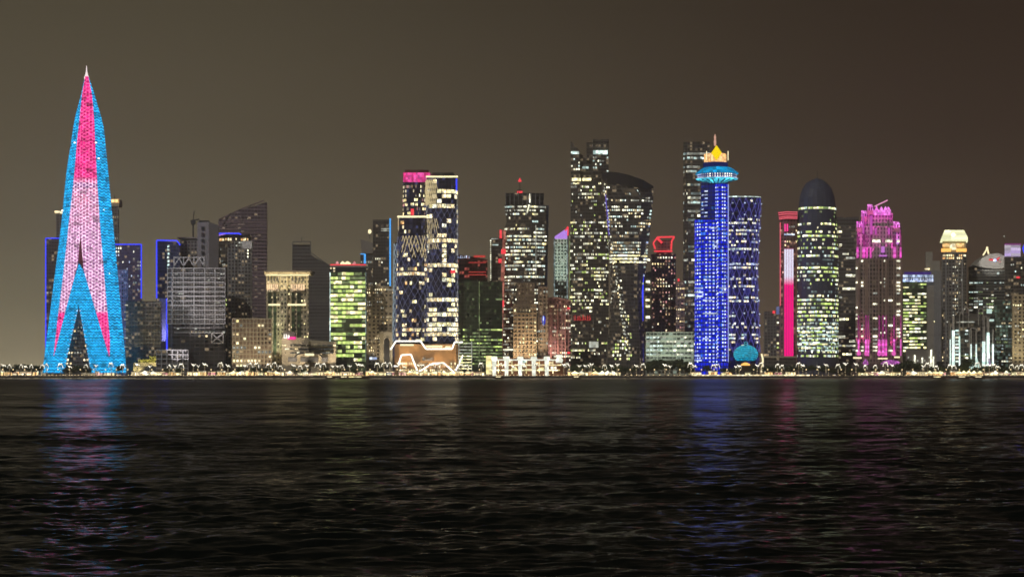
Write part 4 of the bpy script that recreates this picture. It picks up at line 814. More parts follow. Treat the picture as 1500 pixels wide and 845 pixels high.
# ---- magenta tower
b = B('stone_tower', 'stepped stone skyscraper with magenta floodlit turrets and a slanting roof mast', 'tower', 1288, 2080)
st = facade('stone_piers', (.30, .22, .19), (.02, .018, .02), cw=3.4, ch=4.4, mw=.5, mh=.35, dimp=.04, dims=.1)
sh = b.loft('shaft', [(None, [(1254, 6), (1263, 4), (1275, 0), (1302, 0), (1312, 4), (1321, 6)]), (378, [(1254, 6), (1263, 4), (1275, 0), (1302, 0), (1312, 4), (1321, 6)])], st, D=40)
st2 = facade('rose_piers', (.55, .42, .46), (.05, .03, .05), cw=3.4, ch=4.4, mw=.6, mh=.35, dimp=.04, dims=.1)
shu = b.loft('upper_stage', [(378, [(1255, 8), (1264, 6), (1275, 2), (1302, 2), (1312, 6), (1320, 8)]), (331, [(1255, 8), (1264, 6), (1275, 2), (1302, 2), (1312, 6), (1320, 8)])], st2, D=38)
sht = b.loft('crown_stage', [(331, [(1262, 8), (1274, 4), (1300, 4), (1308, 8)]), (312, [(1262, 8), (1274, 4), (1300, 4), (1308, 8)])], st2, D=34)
mg = emit('magenta_lit_band', (1, .12, .8), 1.1, (1, .3, .9), cell=(1.6, 1.6, 1.6), lo=.55, sample=True)  # magenta floodlight on crown and turrets put in as glowing bands
def turret(x0, x1, y0, y1, dy):
    b.blk('turret', x0, x1, y0 + 2, y1, plain('rose_stone', (.45, .3, .3)), dy=dy, D=8); b.blk('turret_light_band', x0, x1, y0 + 1, y0 + 7, mg, dy=dy - .6, D=.6)
    w_ = (x1 - x0) / 3
    for i in range(3): b.blk('pinnacle', x0 + i * w_, x0 + i * w_ + w_ * .6, y0 - 1.5, y0 + 1, mg, dy=dy - .5, D=1.4)
    for i in (0, 1): b.blk('turret_opening', x0 + 1.5 + i * (x1 - x0) * .45, x0 + 3 + i * (x1 - x0) * .45, y0 + 3, y0 + 7, plain('plum_dark', (.05, .01, .04)), dy=dy - .9, D=.4)
for q in ((1271, 1279, 301, 314, 0), (1262, 1270, 310, 324, 2), (1255, 1263.5, 326, 340, 4), (1309, 1318, 326, 340, 4)): turret(*q)
b.blk('crown_band', 1280, 1305, 307.5, 315, mg, dy=1.5, D=4)
for x in (1284, 1291, 1297, 1301): m = MB(); m.lathe([(1.6, 0), (1.8, 2), (.2, 5)], 8, b.P(x, 309, 4)); m.build('pinnacle', mg, b.root)
b.line([(1281, 302.5, 4), (1300, 293.5, 4)], 1.3, emit('pink_mast', (1, .4, .7), .8), 'slanting_mast')
for x0, x1, y0, y1 in ((1264, 1266, 312, 342), (1275, 1278, 316, 343), (1282, 1284, 334, 343), (1301, 1304, 334, 343)): b.blk('light_fin', x0, x1, y0, y1, emit('magenta_dim', (.85, .12, .7), .6), dy=0, D=3)
for x, w_ in ((1255, 3), (1263, 4), (1269, 3), (1275, 3), (1309, 4), (1319, 3)): flood(b, x + w_ / 2, 379, 4, (1, .07, .72) if x < 1318 else (.5, .3, 1), 60000, 352, 44, r=.3)
for x in (1266, 1278, 1283, 1303, 1312): flood(b, x, 345, 4, (1, .07, .72), 50000, 322, 50, r=.3)
for x in (1258, 1268, 1274, 1290, 1298, 1313): flood(b, x, 378, 8, (1, .12, .7), 34000, 340, 44)
b.blk('star_ornament', 1291, 1296, 361, 370, emit('lilac_glow', (.8, .25, .9), .7), dy=-.5, D=1); b.blk('star_ornament', 1288, 1299, 373.5, 375.5, MATS['lilac_glow'], dy=-.6, D=1)
for x0, x1, y in ((1278, 1290, 353), (1297, 1307, 353), (1314, 1318, 353)): b.blk('sky_lobby_window', x0, x1, y - 1.5, y + 1.8, MATS['white'], dy=1, D=1)
b.win(sh, 380, 526, 28, 1, lambda py, r, c, e: None, w=.5)
for x, ww, pr in ((1254.5, 1.6, .45), (1262, 2.6, .5), (1272.5, 1.8, .4), (1279, 6, .45), (1289.5, 2, .2), (1295, 1.6, .2), (1301.5, 6, .3), (1307, 1.5, .3), (1314, 6, .45)):
    for i in range(27):
        y = 381 + i * 5.25
        if random.Random(int(x * 31 + i * 7)).random() < pr * (.55 if y < 470 else .8): b.blk('window', x, x + ww, y, y + 2.3, MATS['white' if random.Random(i + int(x)).random() < .8 else 'whitedim'], dy=-.9 if 1275 <= x <= 1302 else 2.4, D=3.4)
pier = plain('stone_pier', (.34, .24, .20), .8)
for x in (1258, 1268, 1271, 1287, 1292.5, 1298.5, 1309, 1320): b.line([(x, 380, -1.2 if 1275 <= x <= 1302 else 2), (x, 530, -1.2 if 1275 <= x <= 1302 else 2)], 1.8, pier, 'pier')
for x in (1258, 1269, 1288, 1294, 1309): flood(b, x, 522, 7, (1, .06, .5) if x < 1280 or x > 1300 else (1, .15, .85), 60000, 496, 30, r=.3); b.blk('base_light', x - 2.5, x + 3, 515, 520, emit('magenta_base', (1, .15, .6), .8), dy=-2.5, D=1)
streak_bright = emit('magenta_fin', (1, .08, .62), .95, (1, .2, .75), cell=(9, 9, 2.5), lo=.6); streak_faint = emit('magenta_fin_faint', (.7, .06, .42), .35, (.8, .1, .5), cell=(9, 9, 2.5), lo=.6)  # floodlight streaks on the piers put in as glowing strips, fainter higher up
for x, w_ in ((1257.6, 1.4), (1268.5, 2.2), (1272, 1.4), (1288, 2.2), (1293.5, 2.6), (1298, 1.6), (1309.5, 2.2), (1319.5, 1.2)):
    f_ = -2.2 if 1275 <= x <= 1302 else 1.2
    b.line([(x, 521, f_), (x, 497, f_)], w_, streak_bright, 'light_fin'); b.line([(x, 497, f_), (x, 462, f_)], w_ * .7, streak_faint, 'light_fin')
for x, w_ in ((1256, 2), (1265.5, 2.8), (1270, 1.6), (1275.5, 1.4), (1310.5, 2.6), (1319.3, 1.6)):
    f_ = .8 if 1275 <= x <= 1302 else 3.4
    b.line([(x, 378, f_), (x, 362, f_)], w_, streak_bright, 'light_fin'); b.line([(x, 362, f_), (x, 344, f_)], w_ * .7, streak_faint, 'light_fin')
b = B('entrance_pavilion', 'low arched pavilion washed in magenta light at the foot of the stone skyscraper', 'building', 1300, 2040)
m = MB(); c = b.P(1306, 534, 0); pl = [(c[0] + 10 * math.cos(a), c[2] + 5 * math.sin(a)) for a in np.linspace(math.pi, 0, 14)]; m.prism(pl, 0, 8); m.build('arched_roof', emit('magenta_roof', (.6, .08, .6), .6, (1, .3, 1), cell=(1.2, 1.2, 1.2)), b.root)
b.box('body', 1248, 1320, 533, None, plain('dark_stone2', (.14, .1, .1)), 16); b.line([(1250, 524), (1262, 524)], 1.6, MATS['L_cream'], 'lit_canopy'); b.line([(1286, 525), (1300, 525)], 1.3, MATS['L_cream'], 'lit_canopy'); b.line([(1310, 523), (1318, 523)], 1.6, MATS['L_cream'], 'lit_canopy')
m = MB(); m.lathe([(3, 0), (2.5, 3), (.4, 6)], 10, b.P(1268, 534, -1)); m.build('lit_bush', MATS['magenta_roof'], b.root)

# ---- the towers beyond the magenta one
b = B('office_block', 'mid height office block with yellow window rows and a blue white lit parapet', 'building', 1341, 2090)
sh = b.box('facade', 1323, 1357, 408, None, f_green, 28); b.blk('parapet_light', 1323, 1367, 402.5, 407, MATS['bluew'], dy=-1, D=1.4); b.blk('parapet_light', 1323, 1367, 408, 412.5, MATS['bluedot'], dy=-1, D=1.2); b.glyphs(1328, 1362, 404, 411, plain('navy_letters', (.02, .04, .2)), dy=-1.8, k=10, seed=6)
b.blk('violet_parapet', 1325, 1364, 398.5, 401.5, emit('indigo_dim', (.12, .05, .5), .35), dy=1, D=2)
b.win(sh, 414, 516, 22, 8, pat(0, 0, .75, bands=[(421, 426, .12), (430, 434, .4), (486, 506, .45)], mats=('yel', 'grn', 'yel', 'white', 'grndim'), seed=55), w=.95, h=.5)
b.box('side_core', 1355, 1368, 404, None, CON, 24, dy=3)
b = B('residential_tower', 'blank grey ribbed tower rising behind the yellow windowed office block', 'tower', 1368, 2220)
sh = b.box('facade', 1352, 1388, 396, None, GRY, 28); b.grid(sh, 397, 535, 3, 12, plain('grey_rib', (.33, .33, .34)), bw=.6, fw=.8, out=.8); b.win(sh, 469, 473, 1, 4, lambda *a: 'yel' if a[2] < 2 else None, w=.9); b.box('upper_stage', 1356, 1366, 369, 396, CON, 18, dy=4); b.box('side_stage', 1366, 1377, 382, 396, CON, 18, dy=6); b.win(sh, 392, 396, 1, 3, lambda *a: 'warm' if a[2] == 0 else None)
b = B('crowned_tower', 'slim tower with a glowing cream mansard crown over amber arched windows', 'tower', 1397, 2130)
sh = b.loft('shaft', [(None, [(1380, 4), (1386, 0), (1410, 0), (1416, 4)]), (369, [(1380, 4), (1386, 0), (1410, 0), (1416, 4)])], f_grey, D=30)
b.loft('belvedere', [(369, [(1381, 3), (1415, 3)]), (352, [(1381, 3), (1415, 3)])], plain('cream_stone', (.58, .5, .34)), D=27)
b.loft('mansard_roof', [(353, [(1378, 0), (1418, 0)]), (346, [(1380, 1), (1417, 1)]), (337, [(1384, 4), (1412, 4)])], emit('cream_crown', (.95, .95, .5), 1.25, (1, .98, .62), cell=(40, 40, 2), lo=.7, sample=True), D=30)
for x0, x1, y0, y1, k in ((1381, 1391, 357, 361.5, 'amber'), (1401, 1412, 357, 361.5, 'amber'), (1379, 1393, 364, 369, 'L_amber'), (1401, 1416, 364, 369, 'L_amber')): b.blk('arcade_light', x0, x1, y0, y1, MATS[k], dy=1, D=1)
m = MB(); c = b.P(1396.5, 363, 0); m.prism([(c[0] - 3.4, c[2] - 2)] + [(c[0] - 3.4 * math.cos(a), c[2] + 1 + 4 * math.sin(a)) for a in np.linspace(0, math.pi, 8)] + [(c[0] + 3.4, c[2] - 2)], 1, 2); m.build('arched_window', MATS['warm'], b.root)
m = MB(); m.lathe([(2, 0), (2.2, .8), (2, 1.4)], 12, (0, 0, 0)); o = m.build('clock_disc', MATS['L_white'], b.root); p = b.P(1396.5, 344, -.6); o.location = (p[0], p[1] + .6, p[2]); o.rotation_euler = (math.pi / 2, 0, 0)
b.win(sh, 372, 380, 2, [1, 8, 1], pat(0, 0, .75, mats=('warm', 'yel', 'amber'), seed=56), w=.6, h=.6); b.win(sh, 384, 535, 32, [3, 8, 3], lambda py, r, c, e: R.choice(('warm', 'white', 'warmdim', 'whitedim')) if (e == 1 and 2 < c < 6 and R.random() < .5) or R.random() < .07 else None, w=.45, h=.45)
for x in (1386, 1410): b.line([(x, 372, -.6), (x, 530, -.6)], 1.0, plain('grey_rib', (.33, .33, .34)), 'corner_pier')
b = B('office_tower', 'dark tower with a grey sail shaped roof carrying a red and violet sign', 'tower', 1448, 2180)
sh = b.loft('facade', [(None, [(1419, 4), (1440, 0), (1476, 0)]), (395, [(1419, 4, 390), (1440, 0, 394), (1476, 0, 395)])], facade('slate_floors', (.10, .10, .095), (.02, .022, .025), ch=4.3, mh=.45, dimp=.05), D=34)
m = MB(); P_ = [b.P(*q) for q in ((1428, 389), (1437, 379), (1450, 372), (1462, 371), (1472, 375), (1473, 392), (1460, 394), (1440, 392))]; m.prism([(p[0], p[2]) for p in P_][::-1], -1.5, 26); m.build('sail_roof', plain('pale_grey_metal', (.33, .32, .30), .5), b.root)
b.line([(1449, 380.5), (1455, 380.5)], 1.4, MATS['L_red'], 'sign_stroke', dy=-2.4); b.line([(1459, 381), (1464, 377.5)], 1.2, MATS['L_red'], 'sign_stroke', dy=-2.4); b.line([(1460, 381), (1466, 384)], 1.2, MATS['pinkw'], 'sign_stroke', dy=-2.4); m = MB(); m.lathe([(.2, 0), (1.8, 1), (1.8, 2.6), (.2, 3.6)], 8, b.P(1457.5, 383.5, -2.6)); m.build('sign_disc', MATS['bluedot'], b.root)
b.line([(1440, 374), (1445, 366), (1446, 361.5), (1448, 372)], 1.4, MATS['L_cream'], 'roof_lantern', dy=8)
b.grid(sh, 396, 470, 17, [0, 0], plain('slate_trim', (.24, .24, .22)), bw=.8, out=.6, part='floor_edge')
b.win(sh, 398, 470, 16, [3, 9], pat(0, 0, .07, bands=[(410, 414, .5), (435, 440, .6), (440, 455, .8)], mats=('cool', 'white', 'grndim', 'whitedim'), seed=57), w=.8, h=.5); b.win(sh, 470, 530, 13, [3, 9], pat(0, 0, .5, mats=('cooldim', 'cool', 'grndim'), seed=58), w=.8, h=.4)
flood(b, 1455, 400, 40, (1, .95, .85), 60000, 382, 50)
b = B('office_tower', 'tower with a violet and white glowing roof drum at the far end of the skyline', 'tower', 1488, 2150)
sh = b.loft('facade', [(None, [(1472, 2), (1480, 0), (1522, 0)]), (376, [(1472, 2), (1480, 0), (1522, 0)])], f_dark, D=34)
b.loft('roof_drum', [(376, arc(1472, 1495, 6, 8)), (359, arc(1472, 1495, 6, 8))], emit('lilac_drum', (.55, .35, .9), .7, (1, .9, 1), cell=(50, 50, 3), lo=.5), D=18); b.loft('drum_cap', [(358.8, arc(1471, 1496, 6, 8)), (356.5, arc(1471, 1496, 6, 8))], emit('violet_cap', (.5, .1, .45), .35), D=18)
m = MB(); m.lathe([(.5, 0), (6, 2), (8, 8), (5, 14), (.5, 17)], 14, b.P(1508, 374, 2)); m.build('blue_globe', MATS['L_blue'], b.root); b.line([(1471, 347), (1471, 345.4)], 1.2, MATS['whitedim'], 'mast_light'); b.line([(1471, 376), (1471, 347)], .3, DK, 'mast'); b.blk('red_sign', 1489, 1494, 405, 407.5, MATS['L_red'], dy=-1, D=.8)
b.win(sh, 380, 530, 30, [1, 14], pat(0, 0, .15, bands=[(384, 387, .3)], mats=('white', 'whitedim', 'cool', 'warmdim'), seed=59), w=.5, h=.45)
b = B('apartment_block', 'sandy apartment block with rows of small lit windows at the far end of the shore', 'building', 1492, 2070)
sh = b.box('facade', 1483, 1545, 431, None, f_beige, 26); b.win(sh, 434, 536, 20, 18, pat(0, 0, .25, mats=('warm', 'warmdim', 'whitedim', 'yel'), seed=60), w=.5, h=.45); flood(b, 1500, 540, 40, (1, .9, .55), 60000, 480, 80)
b = B('office_block', 'greenish lit block with dense window bands behind the gothic light fins', 'building', 1470, 2110)
sh = b.box('facade', 1456, 1484, 440, None, facade('teal_floors', (.1, .12, .1), (.03, .045, .04), ch=4.2, dim=(.5, .8, .6), dimp=.4, dims=.08), 26); b.win(sh, 443, 536, 20, 8, pat(.4, .5, .22, mats=('cool', 'cooldim', 'grndim', 'warmdim', 'white'), seed=61), w=.8, h=.45)
# ---- gothic building with fins
b = B('finned_building', 'gothic styled building with arched parapets and tall white uplit fins', 'building', 1424, 2045)
sh = b.loft('body', [(None, [(1391, 4), (1404, 2), (1420, 0), (1440, 0), (1458, 3)]), (462, [(1391, 4, 470), (1404, 2, 458), (1420, 0, 470), (1440, 0, 470), (1458, 3, 460)])], facade('olive_wall', (.13, .12, .10), (.02, .025, .025), cw=3.5, ch=4.2, dimp=.15, dims=.1), D=28)
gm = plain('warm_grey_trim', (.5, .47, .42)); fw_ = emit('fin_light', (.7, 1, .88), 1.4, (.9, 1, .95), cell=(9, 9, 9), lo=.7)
for x, y0, w_ in ((1392, 475, .9), (1396.5, 462, 2.4), (1405.5, 470, 1.2), (1422.5, 482, 1.2), (1430, 482, 1.2), (1441, 478, 2.6), (1447.5, 465, 2.4), (1454.5, 482, 1.6)):
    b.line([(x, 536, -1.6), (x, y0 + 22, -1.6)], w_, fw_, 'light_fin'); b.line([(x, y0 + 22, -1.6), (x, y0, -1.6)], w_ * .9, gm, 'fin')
def garch(x0, x1, y0, y1): b.line([(x0, y1), (x0, y0 + 3), ((x0 + x1) / 2 - 1, y0), ((x0 + x1) / 2 + 1, y0), (x1, y0 + 3), (x1, y1)], .8, gm, 'arched_parapet', dy=-1)
garch(1405.5, 1410.5, 458, 484); garch(1411, 1419, 450, 480); garch(1433.5, 1440, 451, 477); garch(1442, 1446, 463, 480)
b.blk('lit_capital', 1446, 1453, 452.5, 459, MATS['L_pale'], dy=-2, D=2); b.blk('lit_capital', 1448, 1456, 467.5, 470.5, MATS['L_pale'], dy=-2, D=2); b.line([(1401, 471.5), (1428, 471.5)], 1.2, MATS['whitedim'], 'lit_balcony', dy=-1.4); b.line([(1408, 521), (1430, 521)], 1.0, MATS['grndim'], 'lit_balcony', dy=-1.4)
b.line([(1420, 484), (1423, 480), (1432, 482), (1432, 486)], .9, gm, 'arched_parapet', dy=-1.8); b.line([(1420, 484), (1420, 520)], .7, gm, 'arched_parapet', dy=-1.8)
for x in (1400.5, 1414): 
    for i in range(11):
        if R.random() < .7: b.blk('window', x, x + 4.2, 478 + i * 5, 480.2 + i * 5, MATS['cool' if i % 3 else 'white'], dy=-.6, D=4)
for x in (1423, 1431): m = MB(); m.lathe([(2.6, 0), (2.4, 5), (.8, 10), (.2, 14)], 8, b.P(x, 541, -6)); m.build('lit_fountain_jet', MATS['L_pale'], b.root)
b.line([(1448, 525, -2.5), (1450, 535, -2.5)], 2.0, MATS['lilac_drum'], 'door_light')
flood(b, 1396, 542, 6, (.8, 1, .9), 15000, 500, 40); flood(b, 1444, 542, 6, (.8, 1, .9), 15000, 500, 40)
b = B('low_building', 'small grey block with tall narrow pale uplights near the yellow windowed office', 'building', 1350, 2035)
sh = b.box('body', 1328, 1372, 512, None, plain('dusky_wall', (.2, .18, .17)), 20)
for x, y in ((1340, 520), (1351, 524), (1364, 512), (1367, 522)): b.line([(x, 540, -1), (x, y, -1)], 1.3, MATS['white'], 'uplight')
for i in range(12): b.blk('window', 1330 + i * 3.4, 1331.8 + i * 3.4, 522 + (i * 7 % 3) * 5, 524.4 + (i * 7 % 3) * 5, MATS['whitedim'], dy=-.5, D=1)
# ---- white framed pavilion
b = B('framed_pavilion', 'long bright white pavilion of thick flared columns and floor beams on the promenade', 'pavilion', 770, 2000)
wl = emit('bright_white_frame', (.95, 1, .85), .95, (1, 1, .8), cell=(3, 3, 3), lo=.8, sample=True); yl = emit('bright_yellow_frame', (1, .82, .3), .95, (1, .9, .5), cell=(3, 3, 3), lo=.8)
b.loft('back_wall', [(None, [(712, 8), (828, 8)]), (524, [(712, 8), (828, 8)])], plain('brick_red_wall', (.22, .08, .04)), D=16)
b.blk('end_column', 712, 720, 521, 548, yl, dy=-1, D=6)
for i, x in enumerate((722, 740, 760, 780, 799)):
    m = MB(); c = b.P(x + 2, 535, 0); zt, zb = WZ(522, 2000) - LAND, 0
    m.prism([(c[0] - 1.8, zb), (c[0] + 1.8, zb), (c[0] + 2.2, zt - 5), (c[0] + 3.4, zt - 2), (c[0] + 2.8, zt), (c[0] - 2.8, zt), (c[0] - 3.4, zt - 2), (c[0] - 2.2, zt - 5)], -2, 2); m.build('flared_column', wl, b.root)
for y in (527, 534.5): b.line([(716, y), (822, y)], 1.3, wl if y < 530 else MATS['warm'], 'floor_beam', dy=0)
b.line([(720, 542), (820, 542)], 1.3, MATS['yel'], 'floor_beam', dy=0)
for x in (730, 750, 771, 790, 810): b.line([(x, 547, 2), (x, 528, 2)], .7, MATS['yel'], 'slender_post')
for x, y, k in ((730, 535, 'amber'), (744, 529, 'warm'), (753, 539, 'yel'), (765, 533, 'white'), (773, 541, 'yel'), (787, 531, 'amber'), (793, 539, 'yel'), (806, 531, 'warm'), (811, 538, 'white'), (768, 529, 'cool')): b.blk('lit_bay', x - 4, x + 4, y - 1, y + 2, MATS[k], dy=6.4, D=1)
m = MB(); m.lathe([(3.2, 0), (4, 3), (2.4, 5), (3.4, 8)], 8, b.P(819, 531, -1)); m.build('flared_finial', wl, b.root)
# =================================================================== the shore
PLACES = [(0, 'the open sky gap'), (62, 'the two legged tower'), (186, 'the dark cube shaped block'), (229, 'the parking podium'), (278, 'the pale grid tower'), (336, 'the beige window grid block'), (400, 'the hotel'), (455, 'the hotel wing'), (486, 'the lime green office block'), (538, 'the arched portal block'), (577, 'the zigzag lit podium'), (672, 'the glowing ladder screen'), (706, 'the white framed pavilion'), (830, 'the tallest dark tower'), (885, 'the twisted tower'), (944, 'the low pale block'), (1017, 'the cobalt tower'), (1070, 'the teal dome'), (1119, 'the pink striped tower'), (1166, 'the domed tower'), (1232, 'the magenta tower'), (1322, 'the yellow windowed block'), (1374, 'the gothic light fins'), (1458, 'the sandy end block')]
def place(px):
    r = PLACES[0][1]
    for a, n in PLACES:
        if px >= a: r = n
    return r
ORD = ['first', 'second', 'third', 'fourth', 'fifth', 'sixth', 'seventh', 'eighth', 'ninth', 'tenth', 'eleventh', 'twelfth', 'thirteenth', 'fourteenth', 'fifteenth', 'sixteenth', 'seventeenth', 'eighteenth', 'nineteenth', 'twentieth']
CNT = {}
def numbered(kind, what, px, tail=''):
    p = place(px); k = (kind, p); CNT[k] = CNT.get(k, 0) + 1
    return f'{what}, {ORD[min(CNT[k], 20) - 1]} of those before {p}{tail}'
def copy_tree(o, parent=None):
    c = o.copy(); COL.objects.link(c); c.parent = parent
    for ch in list(o.children): copy_tree(ch, c)
    return c
def col_items(lst): return sorted(lst, key=lambda q: q[0])

# ---- setting sheets
gm_ = plain('ground_earth', (.07, .065, .055), .9, scale=.05)
def sheet(name, x0, x1, y0, y1, z, mat, kind='structure'):
    o = mesh_obj(name, [(x0, y0, z), (x1, y0, z), (x1, y1, z), (x0, y1, z)], [(0, 1, 2, 3)], mat); tag(o, kind=kind); return o
sheet('ground', -2600, 2600, 1951, 3300, LAND - .06, gm_)
m = MB(); m.box((-2600, 1946, .9), (2600, 1951.6, LAND)); o = m.build('seawall', plain('wet_rock', (.05, .045, .04), .7, noise=.5, scale=.8)); tag(o, 'dark stone sea wall running along the whole waterfront', 'wall')
V = []; Fc = []; r_ = random.Random(11)
for i in range(900):
    x = -900 + i * 2.0; s_ = r_.uniform(.7, 1.5); k = len(V); y = 1944.5 + r_.uniform(-1, .8); z = r_.uniform(-.3, .5)
    for a in range(6): V.append((x + s_ * math.cos(a) * r_.uniform(.6, 1.2), y + s_ * math.sin(a) * .8, z + r_.uniform(-.3, .1)))
    V.append((x, y, z + s_)); Fc += [(k + a, k + (a + 1) % 6, k + 6) for a in range(6)]
o = mesh_obj('shore_rocks', V, Fc, MATS['wet_rock']); tag(o, 'rough dark boulders piled in the water along the sea wall', 'rocks', kind='stuff')
pv = plain('promenade_paving', (.30, .27, .22), .7, scale=1.2)
sheet('promenade', -2600, 2600, 1951.6, 1974, LAND + .004, pv)
m = MB(); m.box((-2600, 1974, LAND - .05), (2600, 1974.4, LAND + .13)); tag(m.build('kerb', CON), kind='structure')
sheet('road', -2600, 2600, 1974.4, 1990, LAND, plain('asphalt', (.05, .05, .05), .85))
m = MB()
for i in range(300): m.box((-900 + i * 6, 1982, LAND + .004), (-897 + i * 6, 1982.18, LAND + .008))
tag(m.build('road_marking', plain('road_paint', (.7, .7, .65))), kind='structure')
# sea-wall railing with its own light line
m = MB()
for x0, x1 in ((1017, 1186),): 
    a, b_ = WX(x0, 1953), WX(x1, 1953); m.box((a, 1952.4, LAND + .1), (b_, 1952.7, LAND + 1.3))
tag(m.build('lit_balustrade', emit('balustrade_light', (1, .78, .42), 1.2, (1, .9, .6), cell=(2.5, 9, 9), lo=.4)), 'long balustrade lit warm yellow on the water edge below the cobalt tower', 'balustrade')

# ---- palms
bark = plain('palm_bark', (.22, .16, .10), .9, scale=2); frd = plain('palm_frond', (.06, .09, .035), .7, scale=1.5)
glow_f = emit('frond_lights', (1, .88, .62), 2.4, (1, .95, .82), cell=(.8, .8, .8), lo=.35)  # uplighting on the fronds put in as glowing bars
glow_t = emit('trunk_lights', (1, .78, .42), 1.0, (1, .8, .5), cell=(.6, .6, .9), lo=.15)  # uplighting on the trunk put in as glowing rings
def make_palm(seed, H, lit):
    r = random.Random(seed); t = empty('palm_tree', (0, 0, 0), 'palm', 'palm tree', 'palms strung with lights along the promenade')
    m = MB(); lean = r.uniform(-.4, .4); pts = [(lean * (k / 6) ** 2, 0, H * k / 6) for k in range(7)]
    for k in range(6): m.bar(pts[k], pts[k + 1], .62 - .05 * k, n=7, w2=.62 - .05 * (k + 1))
    m.build('trunk', bark, t)
    m = MB(); 
    for k in range(1, 6): m.lathe([(.38 - .02 * k, 0), (.46 - .02 * k, .2), (.38 - .02 * k, .55)], 7, (pts[k][0], 0, pts[k][2]))
    m.build('trunk_light', glow_t, t)
    V = []; Fc = []
    def frond(az, L, lift, droop, V, Fc, w):
        px = []
        for k in range(9):
            u = k / 8; rr = L * u * (1 - .18 * u * u); z = L * (lift * u - droop * u * u); px.append((pts[-1][0] + rr * math.cos(az), rr * math.sin(az), H + z))
        nx, ny = -math.sin(az), math.cos(az)
        for k in range(8):
            w0 = w * math.sin(math.pi * min(1, (k + .3) / 8.3)) ** .6; a, b2 = px[k], px[k + 1]
            for s_ in (-1, 1):
                for q in range(2):
                    f0 = q / 2; c = [a[i] + (b2[i] - a[i]) * f0 for i in range(3)]; d = [a[i] + (b2[i] - a[i]) * (f0 + .3) for i in range(3)]
                    n = len(V); V += [tuple(c), tuple(d), (d[0] + s_ * nx * w0 + (b2[0] - a[0]) * .5, d[1] + s_ * ny * w0 + (b2[1] - a[1]) * .5, d[2] - w0 * .55)]; Fc.append((n, n + 1, n + 2))
        return px
    litp = []
    for k in range(15):
        az = 2 * math.pi * k / 15 + r.uniform(-.15, .15); frond(az, r.uniform(3.4, 4.4), r.uniform(.35, 1.0), r.uniform(.75, 1.25), V, Fc, .75)
    mesh_obj('crown', V, Fc, frd, t)
    for az, L, lf, dr in lit:
        V2 = []; F2 = []; px = frond(az, L, lf, dr, V2, F2, .2); m = MB()
        for q_, (a, b2) in enumerate(zip(px, px[1:])): m.bar(a, b2, .80 - .06 * q_, n=5, w2=.74 - .06 * q_)
        m.build('frond_light', glow_f, t)
    return t
protos = [make_palm(1, 10.6, [(math.pi, 3.1, 1.2, 2.1), (0, 3.0, 1.1, 2.2), (math.pi * 1.1, 2.0, 2.0, 1.6), (-.3, 1.9, 2.1, 1.6)]),
          make_palm(2, 9.6, [(math.pi * .95, 2.9, 1.6, .8), (-.2, 3.0, 1.5, .8), (math.pi * 1.4, 2.4, 1.9, 1.0)]),
          make_palm(3, 11.4, [(math.pi, 2.9, 1.3, 2.3), (-.1, 3.3, 1.0, 2.0), (-.6, 2.2, 2.0, 1.8)]),
          make_palm(4, 9.6, [(math.pi * 1.05, 2.7, 1.8, 1.0), (.1, 3.2, 1.4, 1.7), (math.pi * 1.3, 2.0, 2.2, 1.9), (-.9, 2.2, 2.0, 1.2)])]
palm_px = [5, 14, 31, 37, 46, 62, 68, 89, 102, 126, 140, 163, 180, 201, 219, 248, 256, 266, 283, 290, 300, 323, 334, 358, 366, 376, 394, 402, 411, 430, 440, 449, 466, 474, 487, 494, 501, 512, 524, 530, 553, 563, 571, 584, 592, 613, 620, 632, 641, 648, 676, 684, 705, 733, 752, 768, 786, 826, 831, 848, 857, 863, 866, 886, 896, 904, 932, 942, 974, 981, 1012, 1018, 1046, 1051, 1078, 1083, 1109, 1115, 1139, 1146, 1170, 1176, 1199, 1210, 1228, 1238, 1254, 1268, 1282, 1297, 1307, 1352, 1359, 1372, 1392, 1398, 1432, 1442, 1449, 1456, 1462, 1482, 1490, 1497]
used = set()
for i, px in enumerate(palm_px):
    kx = R.randrange(4); Y = 1958 + R.uniform(-2, 5)
    o = protos[kx] if kx not in used else copy_tree(protos[kx]); used.add(kx)
    o.location = (WX(px, Y), Y, LAND + .004); s_ = R.uniform(.85, 1.12); o.scale = (s_, s_, s_); o.rotation_euler.z = R.uniform(-.5, .5)
    o['label'] = numbered('palm', 'palm strung with lights', px)

# ---- leafy trees, three shapes
lf = plain('leaf_green', (.055, .08, .03), .8, scale=.8, noise=.4)
def make_tree(seed, W_, H_):
    r = np.random.default_rng(seed); t = empty('shade_tree', (0, 0, 0), 'tree', 'tree', 'dark shade trees behind the promenade')
    m = MB(); m.bar((0, 0, 0), (.2, .1, H_ * .45), .55, n=7, w2=.35)
    for k in range(5):
        a = k * 1.26; m.bar((.2, .1, H_ * .4), (W_ * .3 * math.cos(a), W_ * .3 * math.sin(a), H_ * .72), .3, n=5, w2=.1)
    m.build('trunk', bark, t)
    V = []; Fc = []
    cl = [(r.uniform(-.34, .34) * W_, r.uniform(-.34, .34) * W_, H_ * r.uniform(.42, .84), r.uniform(.15, .24) * W_) for _ in range(13)]
    for (cx, cy, cz, cr) in cl:
        for _ in range(85):
            d = r.normal(size=3); d /= np.linalg.norm(d); p = np.array((cx, cy, cz)) + d * cr * r.uniform(.55, 1.08) * np.array((1, 1, .8))
            a = r.normal(size=3); a /= np.linalg.norm(a); b2 = np.cross(a, r.normal(size=3)); b2 /= np.linalg.norm(b2); s_ = r.uniform(.22, .5)
            k = len(V); V += [tuple(p + a * s_), tuple(p + b2 * s_), tuple(p - a * s_), tuple(p - b2 * s_)]; Fc.append((k, k + 1, k + 2, k + 3))
    mesh_obj('crown', V, Fc, lf, t); return t
